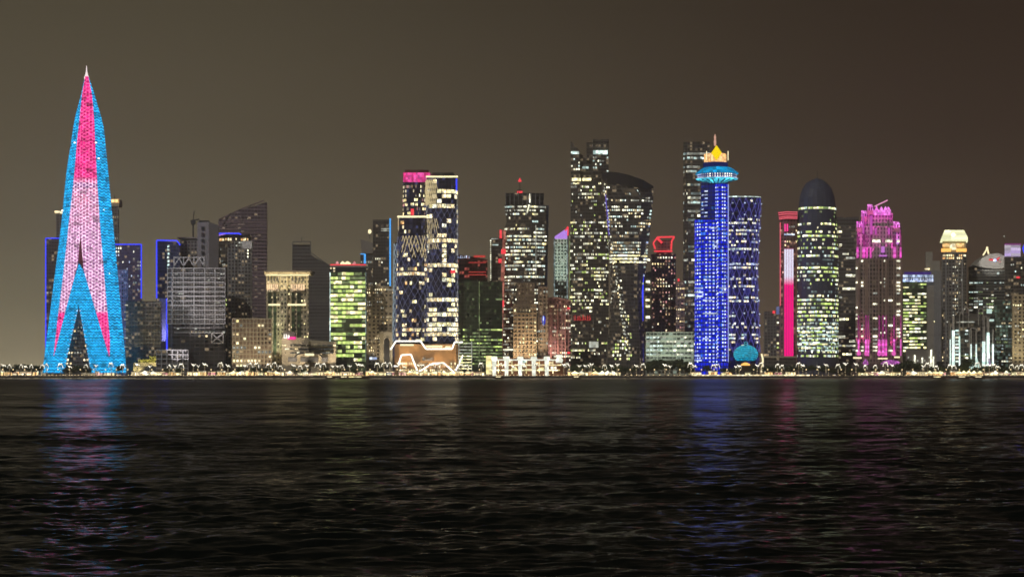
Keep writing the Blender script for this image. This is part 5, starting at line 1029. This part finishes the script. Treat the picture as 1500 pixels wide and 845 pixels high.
tp = [make_tree(1, 9, 9), make_tree(2, 11, 8), make_tree(3, 8, 10.5)]
tree_px = [(8, 1), (18, .9), (28, 1.1), (38, 1.2), (48, 1.1), (58, .9), (96, .7), (104, 1.0), (112, .9), (120, 1.05), (128, .9), (176, .9), (247, .9), (262, .8), (352, .8), (372, .9), (385, .8), (398, .8), (432, .7), (446, .8), (476, .8), (497, .8), (520, .8), (556, .7), (838, 1.0), (846, 1.15), (856, 1.1), (868, 1), (880, .9), (892, 1.1), (905, 1.0), (916, .9), (930, .8), (950, 1.25), (958, 1.5), (966, 1.35), (975, 1.6), (985, 1.5), (994, 1.45), (1003, 1.3), (1010, 1.0), (1035, .9), (1062, .9), (1074, .8), (1104, .9), (1122, .9), (1134, 1), (1148, 1), (1162, 1), (1176, 1.1), (1190, 1.0), (1204, 1.1), (1218, 1), (1232, 1), (1246, .9), (1262, .8), (1280, .8), (1312, .9), (1326, 1.4), (1334, 1.3), (1344, 1.2), (1362, .9), (1376, .9), (1388, .9), (1412, 1.3), (1418, 1.6), (1430, .9), (1444, .9), (1456, 1.0), (1468, .9), (1480, .8), (1494, .9)]
used = set()
for i, (px, s_) in enumerate(tree_px):
    kx = i % 3; Y = 1996 + R.uniform(-3, 8); o = tp[kx] if kx not in used else copy_tree(tp[kx]); used.add(kx)
    o.location = (WX(px, Y), Y, LAND - .05); s_ *= R.uniform(1.15, 1.4); o.scale = (s_, s_, s_); o.rotation_euler.z = R.uniform(0, 6.28)
    o['label'] = numbered('tree', 'dark shade tree', px)

# ---- street lamps
t = empty('street_lamp', (0, 0, 0), 'lamp', 'street lamp', 'street lamps along the promenade')
m = MB(); m.bar((0, 0, 0), (0, 0, 6.2), .22, n=6, w2=.12); m.bar((0, 0, 6.1), (0, -1.0, 6.5), .1, n=5); m.lathe([(.25, 0), (.25, .5), (.12, .6)], 8); m.build('pole', DK, t)
m = MB(); m.lathe([(.15, 0), (.6, .2), (.6, .6), (.15, .85)], 8, (0, -1.1, 5.95)); m.build('lamp_head', MATS['L_warm'], t)
px = 4; first = True; lamps = []
while px < 1500:
    o = t if first else copy_tree(t); first = False; o.location = (WX(px, 1969), 1969, LAND + .004); o['label'] = numbered('lamp', 'warm street lamp', px)
    lamps.append(px); px += R.uniform(15, 21)
for i, lx in enumerate(lamps):
    if i % 2 == 0: point((WX(lx, 1969), 1967.2, LAND + 5.6), (1, .76, .42), 22000, .4)

# ---- low bollard lights along the quay
t = empty('bollard_light', (0, 0, 0), 'bollard', 'bollard light', 'bollard lights along the quay edge')
m = MB(); m.bar((0, 0, 0), (0, 0, .9), .22, n=6); m.lathe([(.2, .9), (.2, 1.0), (.05, 1.08)], 6); m.build('post', DK, t); m = MB(); m.lathe([(.17, .5), (.34, .6), (.34, .84), (.17, .9)], 6); m.build('lens', MATS['L_warm'], t)
first = True; px = 2.0; prev = None
while px < 1500:
    dens = 5.0 if not (838 < px < 1015 or 1190 < px < 1270) else 10
    o = t if first else copy_tree(t); first = False; o.location = (WX(px, 1953.5), 1953.5, LAND + .004); s_ = R.uniform(.8, 1.5); o.scale = (s_, s_, s_)
    o['label'] = numbered('bollard', 'short bollard light', px); px += R.uniform(.7, 1.3) * dens

# ---- parked cars facing the water, headlamps on
t = empty('parked_car', (0, 0, 0), 'car', 'car', 'cars standing on the shore road')
def car_body(t, col):
    m = MB(); pr = [(-2.2, .35), (-2.25, .75), (-1.6, .95), (-.9, 1.42), (.7, 1.45), (1.4, 1.0), (2.15, .85), (2.2, .35)]
    k0 = len(m.V); m.prism(pr, -.88, .88); m.build('body', col, t)
    m = MB(); m.prism([(-1.35, .98), (-.85, 1.36), (.65, 1.39), (1.2, 1.0)], -.9, .9); m.build('side_glass', MATS['dark_glazing'], t)
    for x in (-1.4, 1.35):
        for y in (-.82, .82):
            m = MB(); m.lathe([(.33, -.1), (.33, .1)], 12); w = m.build('wheel', plain('rubber', (.02, .02, .02)), t); w.location = (x, y, .33); w.rotation_euler = (math.pi / 2, 0, 0)
    for y in (-.6, .6):
        m = MB(); m.lathe([(.16, 0), (.16, .06)], 8); w = m.build('headlight', MATS['L_white'], t); w.location = (2.18, y, .7); w.rotation_euler = (0, math.pi / 2, 0)
        m = MB(); m.box((-2.28, y - .16, .68), (-2.2, y + .16, .82)); m.build('tail_light', MATS['L_red'], t)
car_body(t, plain('silver_paint', (.4, .4, .42), .3, .4)); first = True
for px in [12, 26, 54, 150, 172, 206, 214, 222, 240, 276, 312, 344, 352, 388, 420, 436, 456, 470, 482, 516, 544, 698, 712, 840, 846, 868, 876, 888, 936, 1010, 1066, 1128, 1222, 1262, 1276, 1286, 1316, 1330, 1338, 1366, 1386, 1402, 1420, 1434, 1450, 1464, 1474, 1488]:
    o = t if first else copy_tree(t); first = False; Y = R.choice((1978, 1986)); o.location = (WX(px, Y), Y, LAND); o.rotation_euler.z = R.uniform(-.3, .3) + (math.pi if Y == 1986 else 0) - (1.2 if R.random() < .35 else 0)
    o['label'] = numbered('car', 'silver car', px)

# ---- lit kiosks and tents
def make_kiosk(mt, mt2, kind):
    t = empty('market_tent' if kind else 'kiosk', (0, 0, 0), 'x', 'tent' if kind else 'kiosk', 'lit tents and kiosks on the promenade')
    if kind:
        m = MB()
        for x in (-3, 3):
            for y in (-2.2, 2.2): m.bar((x, y, 0), (x, y, 2.6), .14)
        m.build('tent_frame', DK, t); m = MB(); m.lathe([(4.4, 2.5), (4.4, 2.7), (2.2, 3.5), (.2, 5.2)], 4, sy=.75); o = m.build('canopy', MATS[mt], t); o.rotation_euler.z = 0
        m = MB(); m.box((-2.6, 1.6, .3), (2.6, 1.8, 2.3)); m.build('lit_back', MATS[mt2], t); m = MB(); m.box((-2.6, -1.4, 0), (2.6, -.8, 1.0)); m.build('counter', CON, t)
    else:
        m = MB(); m.box((-2.6, -1.8, 0), (2.6, 1.8, 2.9)); m.build('body', CON, t); m = MB(); m.box((-3.1, -2.6, 2.92), (3.1, 2.2, 3.15)); m.build('roof', WHT, t)
        m = MB(); m.box((-2.2, -1.95, 1.0), (2.2, -1.82, 2.4)); m.build('serving_hatch', MATS[mt2], t); m = MB(); m.box((-3.1, -2.7, 2.94), (3.1, -2.62, 3.2)); m.build('fascia_light', MATS[mt], t)
    return t
kp = [make_kiosk('white', 'warm', 1), make_kiosk('L_cream', 'yel', 0), make_kiosk('yel', 'amber', 1), make_kiosk('bluew', 'white', 0), make_kiosk('pinkw', 'warm', 0)]
knames = ['white peaked tent', 'cream lit kiosk', 'yellow peaked tent', 'pale blue lit kiosk', 'rose lit kiosk']
ks = [(22, 4), (32, 4), (43, 4), (216, 3), (224, 0), (212, 0), (234, 1), (262, 1), (342, 2), (354, 0), (382, 1), (404, 2), (424, 0), (440, 1), (447, 0), (455, 4), (462, 1), (480, 2), (506, 4), (545, 2), (559, 1), (570, 3), (600, 2), (608, 2), (622, 2), (636, 2), (650, 2), (662, 2), (676, 2), (686, 2), (700, 4), (842, 2), (852, 0), (872, 2), (882, 0), (890, 0), (898, 0), (1060, 1), (1095, 1), (1292, 0), (1276, 4), (1300, 4), (1338, 0), (1362, 2), (1370, 2), (1377, 2), (1405, 2), (1412, 2), (1419, 2), (1427, 2), (1435, 2), (1444, 4), (1451, 1), (1458, 0), (1466, 4), (1474, 0), (1484, 1), (1494, 4)]
used = set()
for px, kx in ks:
    o = kp[kx] if kx not in used else copy_tree(kp[kx]); used.add(kx); Y = 1992.5 if px % 2 else 1964; o.location = (WX(px, Y), Y, LAND + .006); o['label'] = numbered('k%d' % kx, knames[kx], px)
for kx in range(5):
    if kx not in used:
        pass
for px, c, w_ in ((30, (1, .5, .5), 6000), (220, (1, .85, .8), 22000), (240, (1, .8, .4), 12000), (355, (1, .85, .5), 12000), (405, (.9, 1, .6), 12000), (452, (1, .8, .6), 14000), (545, (1, .7, .5), 9000), (605, (1, .75, .35), 22000), (640, (1, .75, .35), 22000), (675, (1, .8, .35), 18000), (770, (1, .85, .5), 12000), (880, (1, .9, .7), 16000), (1372, (1, .85, .35), 12000), (1415, (1, .95, .35), 20000), (1440, (1, .9, .35), 16000), (1480, (1, .85, .6), 20000), (1290, (1, .3, .8), 9000)):
    point((WX(px, 1975), 1975, LAND + 7), c, w_, .6)
# ---- added shop boxes behind the trees, filling in the shore glow
shops = []
for kx, (mt, wn, hn) in enumerate((('warm', 11, 4.2), ('amber', 9, 5.0), ('yel', 13, 3.8), ('pinkw', 8, 4.6))):
    t = empty('shopfront', (0, 0, 0), 's', 'shop', 'single storey shops behind the promenade trees')
    m = MB(); m.box((-wn / 2, 0, 0), (wn / 2, 9, hn)); m.build('wall', plain('shop_wall', (.35, .28, .2)), t)
    m = MB(); m.box((-wn / 2 - .4, -1.6, hn + .03), (wn / 2 + .4, 9.3, hn + .5)); m.build('roof', plain('shop_roof', (.2, .17, .14)), t)
    k = int(wn / 2.6)
    for i in range(k):
        x = -wn / 2 + (i + .12) * wn / k; m = MB(); m.box((x, -.12, .5), (x + wn / k * .76, .05, hn - 1.1)); m.build('lit_window', MATS[mt], t)
    m = MB(); m.box((-wn / 2, -.3, hn - .8), (wn / 2, -.05, hn - .45)); m.build('sign_light', MATS[('L_cream', 'white', 'L_warm', 'warm')[kx]], t); shops.append(t)
used = set()
sp_ = [8, 22, 36, 50, 145, 160, 200, 212, 226, 240, 252, 282, 296, 310, 324, 340, 352, 366, 380, 394, 408, 424, 470, 484, 498, 512, 526, 542, 556, 572, 590, 606, 622, 640, 656, 672, 688, 700, 838, 852, 868, 884, 900, 1018, 1044, 1066, 1126, 1140, 1158, 1266, 1282, 1296, 1310, 1334, 1350, 1364, 1380, 1398, 1436, 1450, 1464, 1478, 1492]
sn = ['warm lit wide shopfront', 'amber lit tall shopfront', 'long yellow lit shopfront', 'short rose lit shopfront']
for i, px in enumerate(sp_):
    kx = R.randrange(4); o = shops[kx] if kx not in used else copy_tree(shops[kx]); used.add(kx); o.location = (WX(px, 2006), 2006 if not (578 < px < 700) else 1998, LAND - .05); o['label'] = numbered('s%d' % kx, sn[kx], px)
# ---- hedges with uplit foliage
for px, w_, c in ((200, 7, 0), (213, 14, 0), (228, 12, 0)):
    r = np.random.default_rng(px); V = []; Fc = []
    for _ in range(900):
        p = r.uniform((-w_ / 2, -1.6, 0), (w_ / 2, 1.6, 4.5 + 2 * math.sin(px))); a = r.normal(size=3) * .3; b2 = r.normal(size=3) * .3; k = len(V); V += [tuple(p + a), tuple(p + b2), tuple(p - a), tuple(p - b2)]; Fc.append((k, k + 1, k + 2, k + 3))
    o = mesh_obj('hedge', V, Fc, plain('lit_leaf', (.16, .17, .05), .8)); o.location = (WX(px, 2042), 2042, LAND + (14 if px > 205 else 5)); 
    tag(o, {200: 'small yellow lit planting low on the dark cube shaped block', 213: 'middle yellow lit planting on the dark cube shaped block', 228: 'broad yellow lit planting beside the lavender stair strip'}[px], 'planting')
    lo = o.location; spot('floodlight', (lo[0], 2034, lo[2] - 2), (lo[0], 2042, lo[2] + 3), (1, .8, .3), 22000, 110, .4)
m = MB(); x0, x1 = WX(196, 2042), WX(236, 2042); m.box((x0, 2040, LAND), (x1, 2045, LAND + 13.9)); o = m.build('garden_terrace', plain('terrace_wall', (.08, .075, .07))); tag(o, 'dark raised terrace holding the yellow lit planting', 'terrace')

# ---- boats
def make_boat(px, L, label, Y=1925, dhow=False):
    t = empty('boat', (WX(px, Y), Y, 0), label, 'boat'); m = MB(); st = []
    for k in range(9):
        u = k / 8; x = -L / 2 + L * u; wd = 1.9 * math.sin(math.pi * min(1, .25 + .75 * (1 - u))) ** .7 if u > .0 else 1.2; top = 1.4 + (1.6 if dhow else .7) * abs(u - .4) ** 2 * 2.2
        st.append([(x, -wd, top), (x, -wd * .6, -.2), (x, wd * .6, -.2), (x, wd, top)])
    V = [p for s_ in st for p in s_]; Fc = []
    for k in range(8):
        for q in range(4): Fc.append((k * 4 + q, (k + 1) * 4 + q, (k + 1) * 4 + (q + 1) % 4, k * 4 + (q + 1) % 4))
    Fc += [(0, 1, 2, 3), (35, 34, 33, 32)]; mesh_obj('hull', V, Fc, plain('boat_timber', (.10, .05, .025), .6), t)
    m = MB(); m.box((-L * .34, -1.3, 1.5), (L * .2, 1.3, 2.6)); m.build('deckhouse', plain('boat_white', (.5, .45, .4)), t)
    m = MB(); m.box((-L * .32, -1.42, 1.75), (L * .18, -1.32, 2.35)); m.build('cabin_light', MATS['yel' if dhow else 'L_cream'], t)
    m = MB(); m.box((-L * .38, -1.6, 3.5), (L * .28, 1.6, 3.7)); m.build('canopy', plain('boat_white', (.5, .45, .4)), t)
    for x in (-L * .36, -L * .05, L * .26):
        for y in (-1.5, 1.5): mm = MB(); mm.bar((x, y, 1.4), (x, y, 3.5), .12); mm.build('canopy_post', DK, t)
    m = MB(); m.box((-L * .38, -1.7, 3.28), (L * .28, -1.6, 3.45)); m.build('light_string', MATS['L_amber' if dhow else 'L_warm'], t)
    m = MB(); m.bar((L * .1, 0, 2.6), (L * .1, 0, 7 if dhow else 5), .16, n=6, w2=.06); m.build('mast', DK, t)
    return t
make_boat(523, 25, 'long wooden tour boat with amber lights along its canopy off the lime green office block', dhow=True)
make_boat(505, 11, 'small boat with rose lamps moored beside the long amber lit tour boat', Y=1932)
make_boat(484, 9, 'tiny white lit boat off the hotel wing', Y=1938); make_boat(1374, 14, 'yellow lit boat moored off the gothic light fins', Y=1936, dhow=True)
make_boat(1410, 12, 'boat with cream cabin lights near the tall dark tree', Y=1938); make_boat(1434, 12, 'second lit boat past the tall dark tree, close to the sandy end block', Y=1938); make_boat(731, 9, 'small bright lit boat at the sea wall before the white framed pavilion', Y=1938); make_boat(845, 9, 'small lit boat at the sea wall before the tallest dark tower', Y=1938)

# ---- strollers on the quay near the pavilion
def make_person(px, i):
    r = random.Random(i); t = empty('person', (WX(px, 1955.5), 1955.5, LAND + .004), 'p', 'person', 'people strolling on the quay')
    V = []; Fc = []; rings = []
    m = MB(); st_ = .14 + r.random() * .06
    bm_me = bpy.data.meshes.new('body'); J = [(0, 0, .93), (0, 0, 1.15), (0, 0, 1.42), (0, 0, 1.53), (0, -.01, 1.66), (-.1, 0, .9), (-.1 - st_ * .3, -.1, .48), (-.1, -.02 + .12, .05), (.1, 0, .9), (.1 + st_ * .3, .08, .48), (.1, -.12, .05), (-.2, 0, 1.4), (-.26, .03, 1.12), (-.25, -.08, .86), (.2, 0, 1.4), (.26, -.03, 1.12), (.25, -.1, .88), (-.1, 0, .03), (.1, -.24, .03)]
    E = [(0, 1), (1, 2), (2, 3), (3, 4), (0, 5), (5, 6), (6, 7), (0, 8), (8, 9), (9, 10), (2, 11), (11, 12), (12, 13), (2, 14), (14, 15), (15, 16), (7, 17), (10, 18)]
    bm_me.from_pydata(J, E, []); o = bpy.data.objects.new('body', bm_me); COL.objects.link(o); o.parent = t
    rad = [.15, .14, .16, .06, .11, .1, .07, .045, .1, .07, .045, .06, .045, .035, .06, .045, .035, .04, .04]
    md = o.modifiers.new('skin', 'SKIN'); ly = bm_me.skin_vertices[0].data
    for k, q in enumerate(rad): ly[k].radius = (q, q)
    ly[0].use_root = True; o.modifiers.new('sub', 'SUBSURF').levels = 1; bm_me.materials.append(plain('cloth_%d' % (i % 3), [(.04, .04, .06), (.5, .48, .45), (.12, .05, .05)][i % 3], .9))
    t.rotation_euler.z = r.uniform(0, 6.28); return t
for i, px in enumerate((664, 671, 689, 693, 701, 708, 716, 719, 727, 742, 760, 905, 1030, 1150)):
    t = make_person(px, i); t['label'] = numbered('person', ['person in dark clothes', 'person in a pale robe', 'person in maroon clothes'][i % 3] + ' strolling', px)

# =================================================================== water
def wave_height(X, Y, sp, seed=3):
    r = np.random.default_rng(seed); Z = np.zeros_like(X)
    for i in range(145):
        lam = .30 * (2.6 / .30) ** (r.random() ** 1.1); th = r.normal(0, .45) - math.pi / 2 + .12; k = 2 * math.pi / lam
        amp = .0046 * lam ** .95 * r.uniform(.5, 1.4)
        if i >= 110: lam = 3.2 * 5.5 ** r.random(); k = 2 * math.pi / lam; amp = .0021 * lam * r.uniform(.5, 1.4)
        fade = np.clip((lam / sp - 2.2) / 2.5, 0, 1); ph = r.uniform(0, 6.28)
        arg = k * (X * math.cos(th) + Y * math.sin(th)) + ph
        Z += amp * fade * (np.sin(arg) + .22 * np.cos(2 * arg))
    return Z
rows = [-60.0, -20, 0, 14]; y = 22.0
while y < 200: rows.append(y); y *= 1.0022
while y < 1946: rows.append(y); y *= 1.0032
rows.append(1951.0); rows = np.array(rows); nc = 900
T = np.linspace(-.42, .42, nc)
T = np.concatenate([[-2.2, -1.2, -.7], T, [.7, 1.2, 2.2]]); nc = len(T)
wid = np.maximum(rows, 60.0)
X = wid[:, None] * T[None, :]; YY = np.repeat(rows[:, None], nc, 1)
X[rows > 1800] = (np.sign(T) * np.minimum(np.abs(T) * 1951, 2580))[None, :]
sp = np.maximum(wid * .0026, .02)[:, None] * np.ones_like(X)
Z = wave_height(X, YY, sp); Z *= .95 + .25 * np.sin(X / 17 + 1.3 * np.sin(YY / 23)) * np.sin(YY / 13 + X / 41) + .12 * np.sin(X / 5.3 + YY / 7.1); edge = np.clip((1925 - YY) / 40, 0, 1) * np.clip((.42 * wid[:, None] - np.abs(X)) / (3), 0, 1) * (YY > 21); Z *= edge
co = np.stack([X, YY, Z], -1).reshape(-1, 3).astype(np.float32); nr = len(rows)
idx = np.arange(nr * nc).reshape(nr, nc); q = np.stack([idx[:-1, :-1], idx[:-1, 1:], idx[1:, 1:], idx[1:, :-1]], -1).reshape(-1, 4)
me = bpy.data.meshes.new('water'); me.vertices.add(len(co)); me.vertices.foreach_set('co', co.ravel()); me.loops.add(q.size); me.loops.foreach_set('vertex_index', q.ravel().astype(np.int32))
me.polygons.add(len(q)); me.polygons.foreach_set('loop_start', np.arange(0, q.size, 4, dtype=np.int32)); me.update(calc_edges=True); me.polygons.foreach_set('use_smooth', np.ones(len(q), bool))
m_, nt, out = newmat('sea_water'); p = N(nt, 'ShaderNodeBsdfPrincipled', inp={'Roughness': .03, 'IOR': 1.33}); p.inputs['Base Color'].default_value = (.004, .007, .006, 1)
g = N(nt, 'ShaderNodeNewGeometry'); sy_ = N(nt, 'ShaderNodeSeparateXYZ'); nt.links.new(g.outputs['Position'], sy_.inputs[0]); ry = N(nt, 'ShaderNodeMapRange'); nt.links.new(sy_.outputs[1], ry.inputs[0])
for i_, v_ in ((1, 60), (2, 900), (3, .03), (4, .24)): ry.inputs[i_].default_value = v_      # fine chop out in the bay, smoother by the near shore
nt.links.new(ry.outputs[0], p.inputs['Roughness']); mp = N(nt, 'ShaderNodeMapping'); mp.inputs['Scale'].default_value = (.28, 1.0, 1); nt.links.new(g.outputs['Position'], mp.inputs[0])
n1 = N(nt, 'ShaderNodeTexNoise', inp={'Scale': 2.6, 'Detail': 5.0, 'Roughness': .6}); n2 = N(nt, 'ShaderNodeTexNoise', inp={'Scale': .35, 'Detail': 6.0, 'Roughness': .6}); n3 = N(nt, 'ShaderNodeTexNoise', inp={'Scale': .012, 'Detail': 3.0})
for n_ in (n1, n2, n3): nt.links.new(mp.outputs[0], n_.inputs['Vector'])
# far water: calmer and rougher patches drifting over the bay
hgt = math_(nt, 'ADD', math_(nt, 'MULTIPLY', n1.outputs[0], .028), math_(nt, 'MULTIPLY', n2.outputs[0], .27))
sl = N(nt, 'ShaderNodeMapRange'); nt.links.new(n3.outputs[0], sl.inputs[0]); sl.inputs[1].default_value = .35; sl.inputs[2].default_value = .65; sl.inputs[3].default_value = .55; sl.inputs[4].default_value = 1.1
bp = N(nt, 'ShaderNodeBump', inp={'Distance': 1.0}); nt.links.new(hgt, bp.inputs['Height']); nt.links.new(sl.outputs[0], bp.inputs['Strength']); nt.links.new(bp.outputs[0], p.inputs['Normal'])
dk = N(nt, 'ShaderNodeBsdfDiffuse'); dk.inputs[0].default_value = (.004, .005, .004, 1); mxs = N(nt, 'ShaderNodeMixShader'); 
mp2 = N(nt, 'ShaderNodeMapping'); mp2.inputs['Scale'].default_value = (.35, 1.0, 1); nt.links.new(g.outputs['Position'], mp2.inputs[0]); n4 = N(nt, 'ShaderNodeTexNoise', inp={'Scale': .02, 'Detail': 7.0, 'Roughness': .65}); nt.links.new(mp2.outputs[0], n4.inputs['Vector'])
pm_ = N(nt, 'ShaderNodeMapRange'); nt.links.new(n4.outputs[0], pm_.inputs[0])
for i_, v_ in ((1, .36), (2, .66), (3, WATER * .55), (4, WATER * 1.5)): pm_.inputs[i_].default_value = v_      # wind-ruffled patches reflect less
nt.links.new(pm_.outputs[0], mxs.inputs[0]); nt.links.new(dk.outputs[0], mxs.inputs[1]); nt.links.new(p.outputs[0], mxs.inputs[2]); nt.links.new(mxs.outputs[0], out.inputs[0])
me.materials.append(m_); wo = bpy.data.objects.new('water', me); COL.objects.link(wo); tag(wo, kind='structure')

SUB = {'disc_window': 'disc_window_band', 'cone_rib': 'disc_cone', 'light_rib': 'shell', 'pinnacle': 'turret', 'turret_light_band': 'turret', 'turret_opening': 'turret', 'mast_light': 'mast', 'crown_post': 'gold_crown', 'gold_diamond': 'gold_crown', 'roof_cap': 'shaft', 'drum_cap': 'crown_drum', 'cab': 'mast', 'jib': 'mast', 'sign_glyph': 'oval_sign', 'arcade_light': 'belvedere', 'arched_window': 'belvedere', 'clock_disc': 'mansard_roof', 'serving_hatch': 'body', 'side_glass': 'body', 'cabin_light': 'deckhouse', 'light_string': 'canopy', 'arch_trim': 'portal_wall', 'ring_post': 'roof_ring', 'frond_light': 'crown'}
def mid_of(o): v = np.array([c_[:] for c_ in o.bound_box]); return v.mean(0)
for o in list(COL.objects):
    if o.type == 'MESH' and o.parent is not None and o.parent.parent is None:
        k = SUB.get(o.name.split('.')[0])
        if k:
            cand = [c_ for c_ in o.parent.children if c_.name.split('.')[0] == k]
            if cand: q_ = mid_of(o); o.parent = min(cand, key=lambda c_: float(np.linalg.norm(mid_of(c_) - q_)))
# =================================================================== haze, sky, light, camera
if HAZE > 0:
    m = MB(); m.box((-2700, -80, -1.5), (2700, 3400, 340)); m_, nt, out = newmat('night_haze'); v = N(nt, 'ShaderNodeVolumePrincipled'); v.inputs['Density'].default_value = HAZE; v.inputs['Color'].default_value = (.95, .9, .85, 1); v.inputs['Anisotropy'].default_value = .45
    nt.links.new(v.outputs[0], out.inputs[1]); o = m.build('haze', m_); tag(o, 'pale warm night haze over the bay', 'haze', kind='stuff')
w = bpy.data.worlds.new('World'); SC.world = w; w.use_nodes = True; nt = w.node_tree; nt.nodes.clear(); out = nt.nodes.new('ShaderNodeOutputWorld')
sky = N(nt, 'ShaderNodeTexSky', sky_type='NISHITA', sun_disc=False, sun_elevation=math.radians(-6), sun_rotation=math.radians(200)); bg = N(nt, 'ShaderNodeBackground'); nt.links.new(sky.outputs[0], bg.inputs[0]); bg.inputs[1].default_value = .002
tc = N(nt, 'ShaderNodeTexCoord'); sx = N(nt, 'ShaderNodeSeparateXYZ'); nt.links.new(tc.outputs['Generated'], sx.inputs[0])
cr_ = N(nt, 'ShaderNodeValToRGB'); nt.links.new(sx.outputs[2], cr_.inputs[0]); el = cr_.color_ramp.elements
stops = SKY
el[0].position = stops[0][0]; el[0].color = (*stops[0][1], 1); el[1].position = stops[1][0]; el[1].color = (*stops[1][1], 1)
for p_, c_ in stops[2:]: e_ = el.new(p_); e_.color = (*c_, 1)
# city glow: strongest over the near end of the skyline, weak over the open sea behind the viewer
ax = N(nt, 'ShaderNodeMapRange'); nt.links.new(sx.outputs[0], ax.inputs[0]); ax.inputs[1].default_value = -.27; ax.inputs[2].default_value = .27; ax.inputs[3].default_value = 0; ax.inputs[4].default_value = 1; ax.interpolation_type = 'SMOOTHSTEP'
ay = N(nt, 'ShaderNodeMapRange'); nt.links.new(sx.outputs[1], ay.inputs[0]); ay.inputs[1].default_value = -.3; ay.inputs[2].default_value = .8; ay.inputs[3].default_value = .12; ay.inputs[4].default_value = 1; ay.interpolation_type = 'SMOOTHSTEP'
tint = mixc(nt, ax.outputs[0], SKYL, SKYR); mu = N(nt, 'ShaderNodeVectorMath', operation='MULTIPLY'); nt.links.new(cr_.outputs[0], mu.inputs[0]); nt.links.new(tint, mu.inputs[1])
nz = N(nt, 'ShaderNodeTexNoise', inp={'Scale': 2.2, 'Detail': 4.0}); nt.links.new(tc.outputs['Generated'], nz.inputs['Vector'])
b2 = N(nt, 'ShaderNodeBackground'); nt.links.new(mu.outputs[0], b2.inputs[0]); nt.links.new(math_(nt, 'MULTIPLY', ay.outputs[0], math_(nt, 'MULTIPLY_ADD', nz.outputs[0], .3, .85)), b2.inputs[1])
ad = N(nt, 'ShaderNodeAddShader'); nt.links.new(bg.outputs[0], ad.inputs[0]); nt.links.new(b2.outputs[0], ad.inputs[1]); nt.links.new(ad.outputs[0], out.inputs[0])
d = bpy.data.lights.new('moon', 'SUN'); d.energy = .9; d.angle = math.radians(.5); d.color = (1, .92, .82); o = bpy.data.objects.new('moon', d); COL.objects.link(o); o.rotation_euler = (math.radians(52), 0, math.radians(-25))  # added fill sun standing in for diffuse city glow
cam = bpy.data.cameras.new('camera'); co_ = bpy.data.objects.new('camera', cam); COL.objects.link(co_); SC.camera = co_
co_.location = (0, 0, CAMZ); co_.rotation_euler = (math.pi / 2, 0, 0); cam.sensor_width = 36; cam.lens = 36 * F / 1500; cam.shift_y = (HZ - 422.5) / 1500; cam.clip_end = 20000; cam.clip_start = .5
SC.view_settings.view_transform = 'Standard'; SC.view_settings.look = 'None'; SC.view_settings.exposure = .45; SC.view_settings.gamma = 1
SC.render.engine = 'CYCLES'; cy = SC.cycles; cy.max_bounces = 5; cy.glossy_bounces = 3; cy.diffuse_bounces = 2; cy.volume_bounces = 0; cy.transmission_bounces = 2; cy.transparent_max_bounces = 8
cy.sample_clamp_indirect = 1.0; cy.sample_clamp_direct = 3.0; cy.use_adaptive_sampling = True; cy.adaptive_threshold = .02; cy.filter_width = 1.6; cy.use_denoising = DENOISE; cy.caustics_reflective = True
try: cy.denoiser = 'OPENIMAGEDENOISE'
except Exception: pass
